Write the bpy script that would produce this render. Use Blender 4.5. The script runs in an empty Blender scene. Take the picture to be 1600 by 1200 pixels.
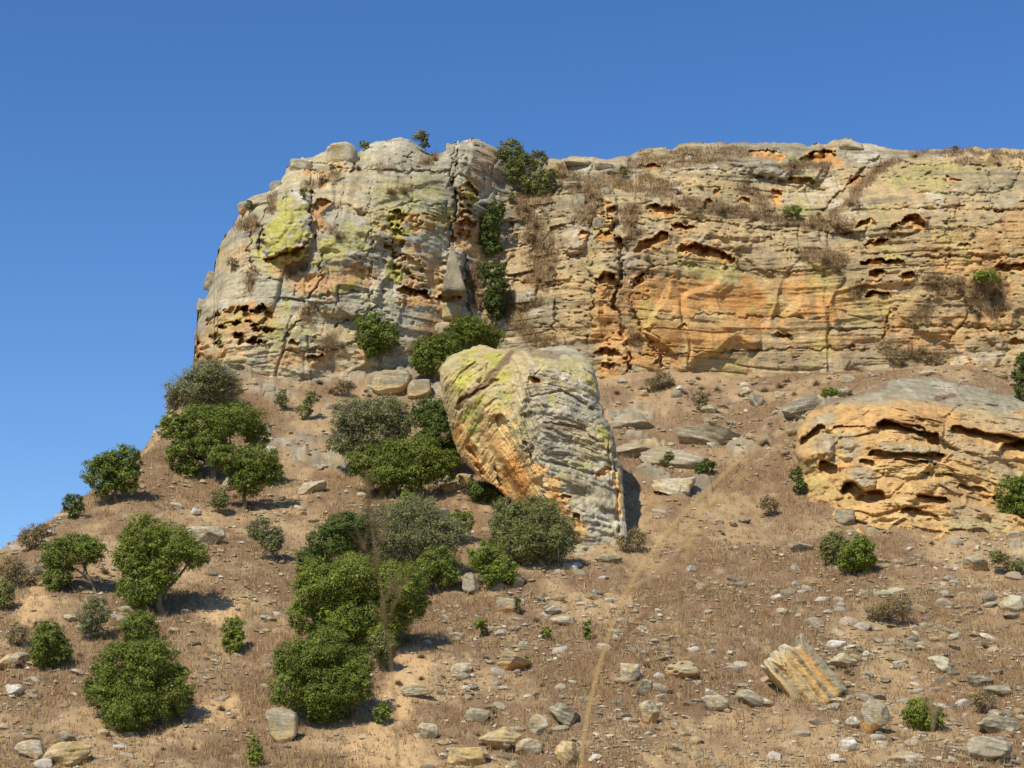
import bpy, math, random
import numpy as np

# ------------------------------------------------------------------ camera, sky, sun
sc = bpy.context.scene
COL = sc.collection
F = 2986.0                       # focal length in photo pixels (1600 wide): 30 degree lens
CAM = np.array([0.0, 0.0, 1.7])
PITCH = math.radians(13.4)
cam_d = bpy.data.cameras.new("camera")
cam = bpy.data.objects.new("camera", cam_d)
COL.objects.link(cam)
cam.location = CAM
cam.rotation_euler = (math.pi / 2 + PITCH, 0, 0)
cam_d.sensor_width = 36.0
cam_d.lens = 36.0 * F / 1600.0
cam_d.clip_start = 0.05
cam_d.clip_end = 20000
cam_d.dof.use_dof = True
cam_d.dof.focus_distance = 150
cam_d.dof.aperture_fstop = 8.0
sc.camera = cam

SUN_EL, SUN_AZ = math.radians(50), math.radians(214)     # azimuth clockwise from +Y: behind the camera, to the left
sun_dir = np.array([math.sin(SUN_AZ) * math.cos(SUN_EL), math.cos(SUN_AZ) * math.cos(SUN_EL), math.sin(SUN_EL)])
world = bpy.data.worlds.new("World")
sc.world = world
world.use_nodes = True
wn = world.node_tree
for n in list(wn.nodes):
    wn.nodes.remove(n)
sky = wn.nodes.new("ShaderNodeTexSky")
sky.sky_type = 'NISHITA'
sky.sun_disc = False
sky.sun_elevation = SUN_EL
sky.sun_rotation = SUN_AZ
sky.altitude = 900
sky.air_density = 1.0
sky.dust_density = 0.0
sky.ozone_density = 3.0
bg = wn.nodes.new("ShaderNodeBackground")
bg.inputs[1].default_value = 0.11
wo = wn.nodes.new("ShaderNodeOutputWorld")
hs = wn.nodes.new('ShaderNodeHueSaturation')          # the deep, clear dry-season blue
hs.inputs['Hue'].default_value = 0.508
hs.inputs['Saturation'].default_value = 1.25
hs.inputs['Value'].default_value = 1.12
wn.links.new(sky.outputs[0], hs.inputs['Color'])
wn.links.new(hs.outputs[0], bg.inputs[0])
wn.links.new(bg.outputs[0], wo.inputs[0])

sun_l = bpy.data.lights.new("sun", 'SUN')
sun_l.energy = 4.0
sun_l.angle = math.radians(0.53)
sun_l.color = (1.0, 0.93, 0.82)
sun = bpy.data.objects.new("sun", sun_l)
COL.objects.link(sun)
from mathutils import Vector
sun.rotation_euler = Vector(sun_dir).to_track_quat('Z', 'Y').to_euler()
sun.location = (-60, -60, 120)

sc.view_settings.view_transform = 'Standard'
sc.view_settings.look = 'None'
sc.view_settings.exposure = 0.25
sc.view_settings.gamma = 1.0
sc.view_settings.use_curve_mapping = False
sc.cycles.max_bounces = 5
sc.cycles.diffuse_bounces = 3
sc.cycles.transmission_bounces = 2

# ------------------------------------------------------------------ numeric helpers
RNG = np.random.default_rng(7)
random.seed(7)
CP, SP = math.cos(PITCH), math.sin(PITCH)


def ray(px, py):
    """direction (scaled to unit Y) of a bearing / elevation read off the survey photo"""
    px = np.asarray(px, float); py = np.asarray(py, float)
    a = (px - 800.0) / F
    b = (600.0 - py) / F
    y = CP - SP * b
    z = SP + CP * b
    return np.stack([a / y, np.ones_like(y), z / y], -1)


def at(px, py, Y):
    Y = np.asarray(Y, float)
    return CAM + ray(px, py) * Y[..., None]


def to_px(P):
    d = np.asarray(P, float) - CAM
    f = d[..., 1] * CP + d[..., 2] * SP
    u = -d[..., 1] * SP + d[..., 2] * CP
    return 800 + F * d[..., 0] / f, 600 - F * u / f


def _hash(ix, iy, iz, seed):
    n = (ix.astype(np.uint32) * np.uint32(374761393) + iy.astype(np.uint32) * np.uint32(668265263)
         + iz.astype(np.uint32) * np.uint32(2246822519) + np.uint32((seed * 3266489917) & 0xffffffff))
    n = (n ^ (n >> np.uint32(13))) * np.uint32(1274126177)
    n = (n ^ (n >> np.uint32(15))) * np.uint32(2246822519)
    n = n ^ (n >> np.uint32(16))
    return (n & np.uint32(0xffff)).astype(np.float32) / 65535.0


def vn(x, y, z=None, seed=0):
    """value noise in -1..1"""
    x = np.asarray(x, np.float64)
    y = np.asarray(y, np.float64)
    z = np.zeros_like(x) if z is None else np.asarray(z, np.float64)
    x, y, z = np.broadcast_arrays(x, y, z)
    fx, fy, fz = np.floor(x), np.floor(y), np.floor(z)
    ix, iy, iz = fx.astype(np.int64), fy.astype(np.int64), fz.astype(np.int64)
    u, v, w = (x - fx).astype(np.float32), (y - fy).astype(np.float32), (z - fz).astype(np.float32)
    u = u * u * u * (u * (u * 6 - 15) + 10)
    v = v * v * v * (v * (v * 6 - 15) + 10)
    w = w * w * w * (w * (w * 6 - 15) + 10)

    def L(a, b, t):
        return a + (b - a) * t
    H = lambda a, b, c: _hash(ix + a, iy + b, iz + c, seed)
    r0 = L(L(H(0, 0, 0), H(1, 0, 0), u), L(H(0, 1, 0), H(1, 1, 0), u), v)
    r1 = L(L(H(0, 0, 1), H(1, 0, 1), u), L(H(0, 1, 1), H(1, 1, 1), u), v)
    return (L(r0, r1, w) * 2 - 1).astype(np.float64)


def fbm(x, y, z=None, oct=4, seed=0, gain=0.5):
    s = 0; a = 1.0; t = 0; f = 1.0
    for o in range(oct):
        s = s + a * vn(np.asarray(x) * f + 13.7 * o, np.asarray(y) * f + 7.1 * o,
                       None if z is None else np.asarray(z) * f + 3.3 * o, seed + o * 17)
        t += a; a *= gain; f *= 2.03
    return s / t


def worley(x, y, seed=0):
    """2-D cellular noise: F1, F2, id of nearest cell"""
    x = np.asarray(x); y = np.asarray(y)
    fx, fy = np.floor(x), np.floor(y)
    f1 = np.full(x.shape, 9.0); f2 = np.full(x.shape, 9.0); cid = np.zeros(x.shape)
    for i in (-1, 0, 1):
        for j in (-1, 0, 1):
            ix, iy = (fx + i).astype(np.int64), (fy + j).astype(np.int64)
            z0 = np.zeros_like(ix)
            cx = fx + i + _hash(ix, iy, z0, seed); cy = fy + j + _hash(ix, iy, z0, seed + 5)
            d = np.hypot(x - cx, y - cy)
            h = _hash(ix, iy, z0, seed + 9)
            n = d < f1
            f2 = np.where(n, f1, np.minimum(f2, d))
            cid = np.where(n, h, cid)
            f1 = np.where(n, d, f1)
    return f1, f2, cid


def sst(a, b, x):
    t = np.clip((x - a) / (b - a), 0, 1)
    return t * t * (3 - 2 * t)


def lerp(a, b, t):
    return a + (b - a) * t


def tps(pts, vals, smooth=0.0):
    pts = np.asarray(pts, float); vals = np.asarray(vals, float)
    c = pts.mean(0); s = pts.std()
    Q = (pts - c) / s
    n = len(Q)
    r2 = ((Q[:, None] - Q[None]) ** 2).sum(-1)
    K = 0.5 * r2 * np.log(r2 + 1e-12) + smooth * np.eye(n)
    Pm = np.hstack([np.ones((n, 1)), Q])
    A = np.zeros((n + 3, n + 3)); A[:n, :n] = K; A[:n, n:] = Pm; A[n:, :n] = Pm.T
    w = np.linalg.solve(A, np.concatenate([vals, np.zeros(3)]))

    def f(a, b):
        a = np.asarray(a, float); b = np.asarray(b, float)
        sh = a.shape
        a = ((a - c[0]) / s).ravel(); b = ((b - c[1]) / s).ravel()
        out = w[n] + w[n + 1] * a + w[n + 2] * b
        for i in range(n):
            r = (a - Q[i, 0]) ** 2 + (b - Q[i, 1]) ** 2
            out = out + w[i] * 0.5 * r * np.log(r + 1e-12)
        return out.reshape(sh)
    return f


def poly_dist(px, py, pts):
    """distance to a polyline, and signed vertical offset (positive below)"""
    best = np.full(px.shape, 1e9); vert = np.zeros(px.shape); tt = np.zeros(px.shape)
    n = len(pts)
    for k in range(n - 1):
        (x0, y0), (x1, y1) = pts[k][:2], pts[k + 1][:2]
        dx, dy = x1 - x0, y1 - y0
        t = np.clip(((px - x0) * dx + (py - y0) * dy) / (dx * dx + dy * dy + 1e-9), 0, 1)
        qx, qy = x0 + t * dx, y0 + t * dy
        d = np.hypot(px - qx, py - qy)
        m = d < best
        best = np.where(m, d, best); vert = np.where(m, py - qy, vert); tt = np.where(m, (k + t) / (n - 1), tt)
    return best, vert, tt


def lin(r, g, b):
    c = np.array([r, g, b], float) / 255.0
    return np.where(c <= 0.04045, c / 12.92, ((c + 0.055) / 1.055) ** 2.4)


# ------------------------------------------------------------------ object helpers
def mesh_np(name, V, faces, mat=None, cols=None, smooth=True, parent=None, link=True):
    """faces: int array (m,k) or list of such arrays"""
    if not isinstance(faces, (list, tuple)):
        faces = [faces]
    faces = [np.asarray(f, np.int32) for f in faces if len(f)]
    me = bpy.data.meshes.new(name)
    V = np.ascontiguousarray(V, np.float32)
    me.vertices.add(len(V))
    me.vertices.foreach_set("co", V.ravel())
    loops = np.concatenate([f.ravel() for f in faces])
    starts = []; o = 0
    for f in faces:
        starts.append(o + np.arange(len(f)) * f.shape[1]); o += f.size
    starts = np.concatenate(starts).astype(np.int32)
    me.loops.add(len(loops)); me.loops.foreach_set("vertex_index", loops)
    me.polygons.add(len(starts)); me.polygons.foreach_set("loop_start", starts)
    me.update(calc_edges=True)
    me.polygons.foreach_set("use_smooth", np.full(len(starts), smooth, bool))
    if cols is not None:
        ca = me.attributes.new("tint", 'FLOAT_COLOR', 'POINT')
        c4 = np.ones((len(V), 4), np.float32); c4[:, :3] = cols
        ca.data.foreach_set("color", c4.ravel())
    if mat is not None:
        me.materials.append(mat)
    if not link:
        return me
    return obj_of(name, me, parent)


def obj_of(name, me, parent=None):
    o = bpy.data.objects.new(name, me)
    COL.objects.link(o)
    if parent is not None:
        o.parent = parent
    return o


def tag(o, label=None, cat=None, group=None, kind=None):
    if label: o["label"] = label
    if cat: o["category"] = cat
    if group: o["group"] = group
    if kind: o["kind"] = kind
    return o


def empty(name, loc):
    o = bpy.data.objects.new(name, None)
    COL.objects.link(o)
    o.location = loc
    o.empty_display_size = 0.3
    return o


def grid_faces(nr, nc, flip=False):
    i = np.arange(nr - 1)[:, None] * nc + np.arange(nc - 1)[None]
    i = i.ravel()
    q = np.stack([i, i + 1, i + nc + 1, i + nc], -1)
    return q[:, ::-1] if flip else q


# ------------------------------------------------------------------ materials
def new_mat(name):
    m = bpy.data.materials.new(name)
    m.use_nodes = True
    nt = m.node_tree
    for n in list(nt.nodes):
        nt.nodes.remove(n)
    out = nt.nodes.new("ShaderNodeOutputMaterial")
    return m, nt, out


def rock_material(name, scale=1.0, tint_attr=True, base=(0.35, 0.3, 0.23), bump=0.5, random_obj=False, stretch=4.0):
    m, nt, out = new_mat(name)
    N = nt.nodes.new; Lk = nt.links.new
    b = N("ShaderNodeBsdfPrincipled")
    b.inputs["Roughness"].default_value = 0.92
    b.inputs["Specular IOR Level"].default_value = 0.15
    co = N("ShaderNodeTexCoord")
    mp = N("ShaderNodeMapping")
    mp.inputs["Scale"].default_value = (scale, scale, scale * stretch)
    Lk(co.outputs["Object"], mp.inputs["Vector"])
    n1 = N("ShaderNodeTexNoise"); n1.inputs["Scale"].default_value = 2.2; n1.inputs["Detail"].default_value = 4
    n1.inputs["Roughness"].default_value = 0.65
    Lk(mp.outputs[0], n1.inputs["Vector"])
    n2 = N("ShaderNodeTexNoise"); n2.inputs["Scale"].default_value = 4.5 * scale; n2.inputs["Detail"].default_value = 4; n2.inputs["Roughness"].default_value = 0.7
    Lk(co.outputs["Object"], n2.inputs["Vector"])
    if tint_attr:
        at_ = N("ShaderNodeAttribute"); at_.attribute_name = "tint"
        csock = at_.outputs["Color"]
    else:
        oi = N("ShaderNodeObjectInfo")
        cr = N("ShaderNodeValToRGB")
        els = cr.color_ramp.elements
        stops = [(0.0, (0.32, 0.25, 0.16)), (0.3, (0.42, 0.35, 0.25)), (0.55, (0.34, 0.29, 0.21)), (0.75, (0.40, 0.30, 0.18)), (1.0, (0.52, 0.46, 0.36))]
        els[0].position = 0; els[0].color = (*stops[0][1], 1)
        els[1].position = 1; els[1].color = (*stops[-1][1], 1)
        for p, c in stops[1:-1]:
            e = els.new(p); e.color = (*c, 1)
        ad = N("ShaderNodeMath"); ad.operation = 'MULTIPLY_ADD'
        ad.inputs[1].default_value = 0.7; ad.inputs[2].default_value = -0.2
        Lk(n2.outputs["Fac"], ad.inputs[0])
        ad2 = N("ShaderNodeMath"); ad2.operation = 'ADD'
        Lk(oi.outputs["Random"], ad2.inputs[0]); Lk(ad.outputs[0], ad2.inputs[1])
        Lk(ad2.outputs[0], cr.inputs[0])
        csock = cr.outputs[0]
    r1 = N("ShaderNodeMapRange")
    r1.inputs["From Min"].default_value = 0.3; r1.inputs["From Max"].default_value = 0.7
    r1.inputs["To Min"].default_value = 0.86; r1.inputs["To Max"].default_value = 1.13
    Lk(n1.outputs["Fac"], r1.inputs["Value"])
    r2 = N("ShaderNodeMapRange")
    r2.inputs["From Min"].default_value = 0.3; r2.inputs["From Max"].default_value = 0.7
    r2.inputs["To Min"].default_value = 0.74; r2.inputs["To Max"].default_value = 1.24
    Lk(n2.outputs["Fac"], r2.inputs["Value"])
    mu = N("ShaderNodeMath"); mu.operation = 'MULTIPLY'
    Lk(r1.outputs[0], mu.inputs[0]); Lk(r2.outputs[0], mu.inputs[1])
    vm = N("ShaderNodeVectorMath"); vm.operation = 'SCALE'
    Lk(csock, vm.inputs[0]); Lk(mu.outputs[0], vm.inputs["Scale"])
    Lk(vm.outputs[0], b.inputs["Base Color"])
    ad3 = N("ShaderNodeMath"); ad3.operation = 'ADD'
    Lk(n1.outputs["Fac"], ad3.inputs[0]); Lk(n2.outputs["Fac"], ad3.inputs[1])
    bp = N("ShaderNodeBump"); bp.inputs["Strength"].default_value = bump; bp.inputs["Distance"].default_value = 0.15 / scale
    Lk(ad3.outputs[0], bp.inputs["Height"])
    Lk(bp.outputs[0], b.inputs["Normal"])
    Lk(b.outputs[0], out.inputs[0])
    return m


def attr_material(name, rough=0.9, translucent=0.0, gain=1.0):
    m, nt, out = new_mat(name)
    N = nt.nodes.new; Lk = nt.links.new
    a = N("ShaderNodeAttribute"); a.attribute_name = "tint"
    co = N("ShaderNodeTexCoord")
    nz = N("ShaderNodeTexNoise"); nz.inputs["Scale"].default_value = 1.3; nz.inputs["Detail"].default_value = 3
    Lk(co.outputs["Object"], nz.inputs["Vector"])
    mr = N("ShaderNodeMapRange")
    mr.inputs["From Min"].default_value = 0.3; mr.inputs["From Max"].default_value = 0.7
    mr.inputs["To Min"].default_value = 0.85 * gain; mr.inputs["To Max"].default_value = 1.15 * gain
    Lk(nz.outputs["Fac"], mr.inputs["Value"])
    vm = N("ShaderNodeVectorMath"); vm.operation = 'SCALE'
    Lk(a.outputs["Color"], vm.inputs[0]); Lk(mr.outputs[0], vm.inputs["Scale"])
    b = N("ShaderNodeBsdfPrincipled")
    b.inputs["Roughness"].default_value = rough
    b.inputs["Specular IOR Level"].default_value = 0.2
    Lk(vm.outputs[0], b.inputs["Base Color"])
    if translucent > 0:
        t = N("ShaderNodeBsdfTranslucent")
        Lk(vm.outputs[0], t.inputs["Color"])
        mx = N("ShaderNodeMixShader"); mx.inputs[0].default_value = translucent
        Lk(b.outputs[0], mx.inputs[1]); Lk(t.outputs[0], mx.inputs[2])
        Lk(mx.outputs[0], out.inputs[0])
    else:
        Lk(b.outputs[0], out.inputs[0])
    return m


M_CLIFF = rock_material("sandstone", 1.0)
M_GROUND = rock_material("slope_soil", 2.0, bump=0.6, stretch=1.0)
M_STONE = rock_material("loose_stone", 2.0, tint_attr=False, bump=0.5, stretch=2.0)
M_LEAF = attr_material("leaf", 0.55, 0.28, 1.38)
M_GRASS = attr_material("dry_grass", 0.8, 0.25)
M_BARK = attr_material("bark", 0.9)
M_STRAW = attr_material("straw", 0.7, 0.3)

# pigments (linear), read as the stone / plant itself
C_TAN = lin(172, 152, 110)
C_GREY = lin(160, 149, 120)
C_DGREY = lin(128, 118, 95)
C_WHITE = lin(198, 188, 164)
C_ORANGE = lin(206, 152, 86)
C_DORANGE = lin(184, 126, 60)
C_CREAM = lin(206, 174, 114)
C_LICHEN = lin(180, 172, 82)
C_LICHEN2 = lin(170, 160, 94)
C_VARN = lin(116, 98, 74)
C_DRY = lin(134, 109, 81)
C_SOIL = lin(149, 123, 91)
C_SAND = lin(198, 164, 116)

# ------------------------------------------------------------------ cliff (surface of the sandstone scarp)
TOP = [(303, 548), (304, 520), (309, 492), (318, 470), (325, 455), (330, 432), (338, 412), (343, 392), (350, 372), (362, 352), (372, 330),
       (376, 322), (388, 316), (404, 306), (418, 303), (426, 294), (436, 284), (446, 272), (452, 260), (462, 253), (478, 247), (488, 250), (492, 252), (506, 248), (516, 240),
       (527, 229), (540, 225), (552, 230), (559, 240), (564, 236), (573, 226), (590, 219), (610, 217), (626, 214), (640, 219), (652, 227),
       (668, 240), (685, 239), (694, 236), (703, 228), (712, 219), (716, 218), (718, 224), (722, 219), (738, 216), (755, 220), (770, 228), (785, 237), (800, 246),
       (840, 251), (876, 250), (880, 248), (900, 247), (930, 246), (950, 249), (975, 243), (1000, 237), (1020, 233), (1050, 229),
       (1090, 224), (1150, 222), (1200, 222), (1250, 226), (1290, 225), (1312, 219), (1325, 217), (1345, 223), (1375, 229), (1400, 236),
       (1430, 236), (1460, 233), (1500, 231), (1550, 234), (1600, 233), (1640, 234), (1950, 240)]
CONTACT = [(303, 572), (350, 570), (440, 590), (560, 592), (600, 577), (660, 562), (700, 548), (760, 548), (850, 570), (940, 600),
           (1000, 584), (1100, 590), (1200, 592), (1300, 590), (1400, 578), (1600, 585), (1950, 590)]
CD = [(303, 560, 192), (330, 560, 186), (318, 490, 189), (345, 420, 190), (450, 585, 182), (450, 450, 184), (450, 320, 188), (560, 585, 184), (560, 450, 186),
      (560, 300, 190), (540, 235, 196), (610, 240, 195), (660, 565, 188), (660, 400, 189.5), (660, 260, 195), (690, 480, 190), (745, 545, 194),
      (760, 400, 199), (790, 300, 203), (740, 240, 198), (735, 330, 196.5), (850, 570, 191), (850, 450, 193), (870, 330, 198), (880, 260, 205),
      (950, 590, 188.5), (950, 450, 190), (960, 320, 194), (1000, 250, 203), (1100, 585, 191), (1100, 450, 192), (1100, 350, 194), (1120, 235, 203),
      (1100, 290, 197), (1250, 585, 191), (1250, 450, 192), (1250, 370, 194), (1260, 300, 200), (1280, 235, 205), (1400, 580, 188), (1400, 450, 190),
      (1420, 330, 193), (1430, 250, 200), (1600, 585, 186), (1600, 450, 188), (1600, 300, 192), (1600, 240, 199), (1950, 590, 180), (1950, 420, 182),
      (1950, 245, 192)]
cliff_tps = tps([(a, b) for a, b, _ in CD], [c for *_, c in CD], 0.002)
tx = np.array([t[0] for t in TOP], float); ty = np.array([t[1] for t in TOP], float)
# broken, stepped left profile: shift it sideways bed by bed
ly = np.arange(547, 250, -1.5)
lx = np.interp(-ly, -ty[:26], tx[:26])
lstep = np.floor(ly / 15 + .8 * vn(ly / 20, ly * 0, seed=77)).astype(np.int64)
lx = lx + 4 * fbm(ly / 16, ly * 0, oct=4, seed=78) + 11 * (_hash(lstep, lstep * 0, lstep * 0, 79) - .45)
lx = np.maximum(np.maximum.accumulate(lx + 1e-4 * np.arange(len(lx))), 303.01)
keep = lx < tx[26]
tx = np.concatenate([[303.0], lx[keep] + 1e-3 * np.arange(keep.sum()), tx[26:]]); ty = np.concatenate([[552.0], ly[keep], ty[26:]])
o_ = np.argsort(tx, kind='stable'); tx, ty = tx[o_], ty[o_]
kx = np.array([t[0] for t in CONTACT], float); ky = np.array([t[1] for t in CONTACT], float)

colx = np.concatenate([np.arange(303, 1625, 1.4), np.arange(1627, 1950, 4)])
NR = 310
vv = np.linspace(0, 1, NR)
topy = np.interp(colx, tx, ty)
rough = fbm(colx / 14.0, colx * 0 + 3, oct=4, seed=4) * 4.0 * sst(303, 330, colx)
stepn = np.floor(colx / 23 + vn(colx / 40, colx * 0, seed=40))
rough = rough + 6 * (_hash(stepn.astype(np.int64), stepn.astype(np.int64) * 0, stepn.astype(np.int64) * 0, 41) - .5) * sst(306, 330, colx) * sst(520, 470, colx)
rough = rough + 3 * (_hash(stepn.astype(np.int64), stepn.astype(np.int64) * 0, stepn.astype(np.int64) * 0, 42) - .5) * sst(800, 880, colx)
topy = topy + rough
boty = np.interp(colx, kx, ky) + 34
PX = np.broadcast_to(colx[None], (NR, len(colx))).copy()
PY = topy[None] + vv[:, None] ** 0.96 * (boty - topy)[None]
Yc = cliff_tps(PX, PY)
# rounding off at the skyline
dS, _, _ = poly_dist(PX, PY, [(303, 575), (303, 548)] + list(zip(colx[1::6], topy[1::6])))
wS = np.interp(PX, [303, 420, 560, 740, 800, 1000, 1300, 1600], [30, 30, 34, 36, 12, 16, 18, 10])
tS = np.interp(PX, [303, 420, 560, 740, 800, 1000, 1300, 1600], [6, 5, 6, 5, 4, 6, 6, 4])
s_ = np.clip(dS / wS, 0, 1)
Yc = Yc + tS * (1 - np.sqrt(np.clip(1 - (1 - s_) ** 2, 0, 1)))
P0 = at(PX, PY, Yc)
X0, Z0 = P0[..., 0], P0[..., 2]
U0 = P0[..., 1]

WPX = PX + 6 * fbm(PX / 22, PY / 22, oct=3, seed=31) + 4.0 * vn(PX / 8, PY / 7, seed=36) + 2.4 * vn(PX / 4, PY / 4, seed=37)
WPY = PY + 4.5 * fbm(PX / 18, PY / 14, oct=3, seed=32) + 2.6 * vn(PX / 9, PY / 7, seed=39) + 1.6 * vn(PX / 4, PY / 3, seed=38)
DVAR = 0.75 + 0.6 * vn(PX / 11, PY / 8, seed=35)

disp = np.zeros_like(PX)          # metres towards the viewer's side of the face
m_or = np.zeros_like(PX); m_li = np.zeros_like(PX); m_wh = np.zeros_like(PX); m_va = np.zeros_like(PX)
m_ve = np.zeros_like(PX); m_gr = np.zeros_like(PX)

# bedding: dips gently, wavy, cross-bedded in places
bed = Z0 + 0.03 * X0 + 0.9 * fbm(X0 * 0.05, Z0 * 0.08, oct=3, seed=2) + 1.6 * sst(640, 480, PX) * fbm(X0 * 0.12, Z0 * 0.1, oct=2, seed=8)
lump = fbm(X0 * 0.11, U0 * 0.05, Z0 * 0.14, oct=4, seed=3)
disp += 1.4 * lump
f1_, f2_, cid_ = worley(X0 / 4.6 + 0.5 * fbm(X0 * .2, Z0 * .2, oct=2, seed=41), Z0 / 6.5 + 0.5 * fbm(X0 * .2, Z0 * .2, oct=2, seed=42), 43)
disp += 1.3 * (cid_ - 0.5) * sst(0.0, 0.14, f2_ - f1_)
b1 = fbm(X0 * 0.07, bed * 0.55, U0 * 0.05, oct=3, seed=5)
disp += 0.6 * b1
b2 = fbm(X0 * 0.16, bed * 1.7, U0 * 0.1, oct=4, seed=6)
bq = sst(-0.35, 0.3, fbm(X0 * 0.05, Z0 * 0.07, oct=2, seed=7))
wallw = 1 - .55 * sst(940, 1010, PX) * sst(1360, 1290, PX) * sst(400, 440, PY)      # the broad smooth wall
disp += wallw * (0.06 + 0.17 * bq) * np.sign(b2) * np.abs(b2) ** 0.7
b3 = fbm(X0 * 0.5, bed * 5.0, oct=3, seed=9)
disp += 0.12 * b3 * (0.4 + 0.6 * bq)
rg = fbm(X0 * 0.9, U0 * .3, Z0 * 1.5, oct=5, seed=10, gain=.62)
disp += wallw * 0.26 * rg - wallw * 0.14 * np.abs(fbm(X0 * 0.45, U0 * .2, bed * 1.1, oct=4, seed=44, gain=.6)) ** .8
pit = vn(X0 * 1.3, bed * 2.6, seed=45) * .7 + vn(X0 * 2.9, bed * 5.1, seed=46) * .5
disp -= 0.35 * sst(.5, .75, pit) * sst(-.25, .25, fbm(X0 * .09, Z0 * .09, oct=2, seed=47))
# jointed blocks
row = np.floor(bed / 1.9 + 0.4 * vn(X0 * 0.06, bed * 0 + 1, seed=11))
cu = X0 / 3.4 + 7.3 * _hash(row.astype(np.int64), row.astype(np.int64) * 0, row.astype(np.int64) * 0, 12) + 0.25 * fbm(X0 * .3, Z0 * .3, oct=2, seed=13)
colb = np.floor(cu)
hb = _hash(row.astype(np.int64), colb.astype(np.int64), colb.astype(np.int64) * 0, 14)
bm = sst(0.0, 0.35, fbm(X0 * 0.06, Z0 * 0.06, oct=2, seed=15))
disp += bm * (hb - 0.5) * 0.8
fu = cu - colb
disp -= 0.35 * bm * sst(0.06, 0.0, np.minimum(fu, 1 - fu))
# vertical flutes
disp += 0.22 * fbm(X0 * 0.7, Z0 * 0.05, oct=3, seed=16)
# thin dark partings
part = np.abs(vn(X0 * 0.1, bed * 1.15, seed=18))
disp -= (0.30 - .14 * sst(820, 700, PX)) * sst(0.07, 0.0, part) * sst(-0.1, 0.3, fbm(X0 * 0.12, bed * 0.3, oct=2, seed=19))
pm = sst(0.08, 0.01, part)


def box(x0, x1, y0, y1):
    c = np.nonzero((colx >= x0) & (colx <= x1))[0]
    if len(c) == 0:
        return None
    sub = PY[:, c[0]:c[-1] + 1]
    r = np.nonzero(((sub >= y0) & (sub <= y1)).any(1))[0]
    if len(r) == 0:
        return None
    return slice(r[0], r[-1] + 1), slice(c[0], c[-1] + 1)


def region(pts, rad, pad=14):
    xs = [p[0] for p in pts]; ys = [p[1] for p in pts]
    return box(min(xs) - rad - pad, max(xs) + rad + pad, min(ys) - rad - pad, max(ys) + rad + pad)


def cave(pts, rad, depth, orange=1.0):
    """hollow under a sharp roof line, floor sloping out"""
    s = region(pts, rad)
    if s is None: return
    d, v, t = poly_dist(WPX[s], WPY[s], pts)
    w = rad * np.sqrt(np.clip(1 - (2 * t - 1) ** 4 * 0.6, 0.1, 1)) if len(pts) > 1 else rad
    i = sst(1.0, 0.72, d / w)
    prof = np.clip(0.62 - 0.55 * v / rad, 0.12, 1.0)
    disp[s] -= 0.9 * depth * i * prof * np.clip(DVAR[s], .25, 1.3)
    # lip above the roof stands proud
    lip = sst(1.9, 1.05, d / w) * (v < 0) * (1 - i)
    disp[s] += 0.18 * depth * lip
    m_or[s] = np.maximum(m_or[s], orange * sst(1.5, 0.7, d / w - .5 * (DVAR[s] - .75)))


def crack(pts, rad, depth, dark=0.0):
    s = region(pts, rad)
    if s is None: return
    d, v, t = poly_dist(WPX[s], WPY[s], pts)
    wv = np.clip(0.75 + 0.5 * vn(PX[s] / 9, PY[s] / 16, seed=34), .3, 1.2)
    disp[s] -= 0.6 * depth * sst(rad * wv, rad * wv * 0.2, d) * wv
    if dark: m_va[s] = np.maximum(m_va[s], dark * sst(rad * 1.5, rad * .4, d))


def bulge(pts, rad, depth):
    """block standing proud, undercut below"""
    s = region(pts, rad)
    if s is None: return
    d, v, t = poly_dist(WPX[s], WPY[s], pts)
    disp[s] += depth * np.sqrt(np.clip(1 - (d / rad) ** 2, 0, 1)) * np.where(v > 0, 1.0, 1.0)


def paint(arr, pts, rad, amt=1.0, soft=0.55, nz=0.8, fs=1.0, seed=50):
    s = region(pts, rad * 1.3)
    if s is None: return
    d, v, t = poly_dist(WPX[s], WPY[s], pts)
    n = fbm(PX[s] / (14 * fs), PY[s] / (9 * fs), oct=4, seed=seed)
    n2 = vn(PX[s] / 3.0, PY[s] / 2.2, seed=seed + 3)
    m = sst(1.15, soft, d / rad - nz * n - 0.25 * n2)
    arr[s] = np.maximum(arr[s], amt * m)


def tafoni(pts, rad, cell, depth, seed, asp=0.7):
    s = region(pts, rad)
    if s is None: return
    d, v, t = poly_dist(WPX[s], WPY[s], pts)
    f1, f2, cid = worley(WPX[s] / cell, WPY[s] / (cell * asp), seed)
    i = sst(1.0, 0.7, d / rad) * (cid > 0.25)
    h = sst(0.46, 0.22, f1)
    disp[s] -= depth * (0.4 + cid) * h * i
    m_or[s] = np.maximum(m_or[s], i * sst(0.7, 0.35, f1))


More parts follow.
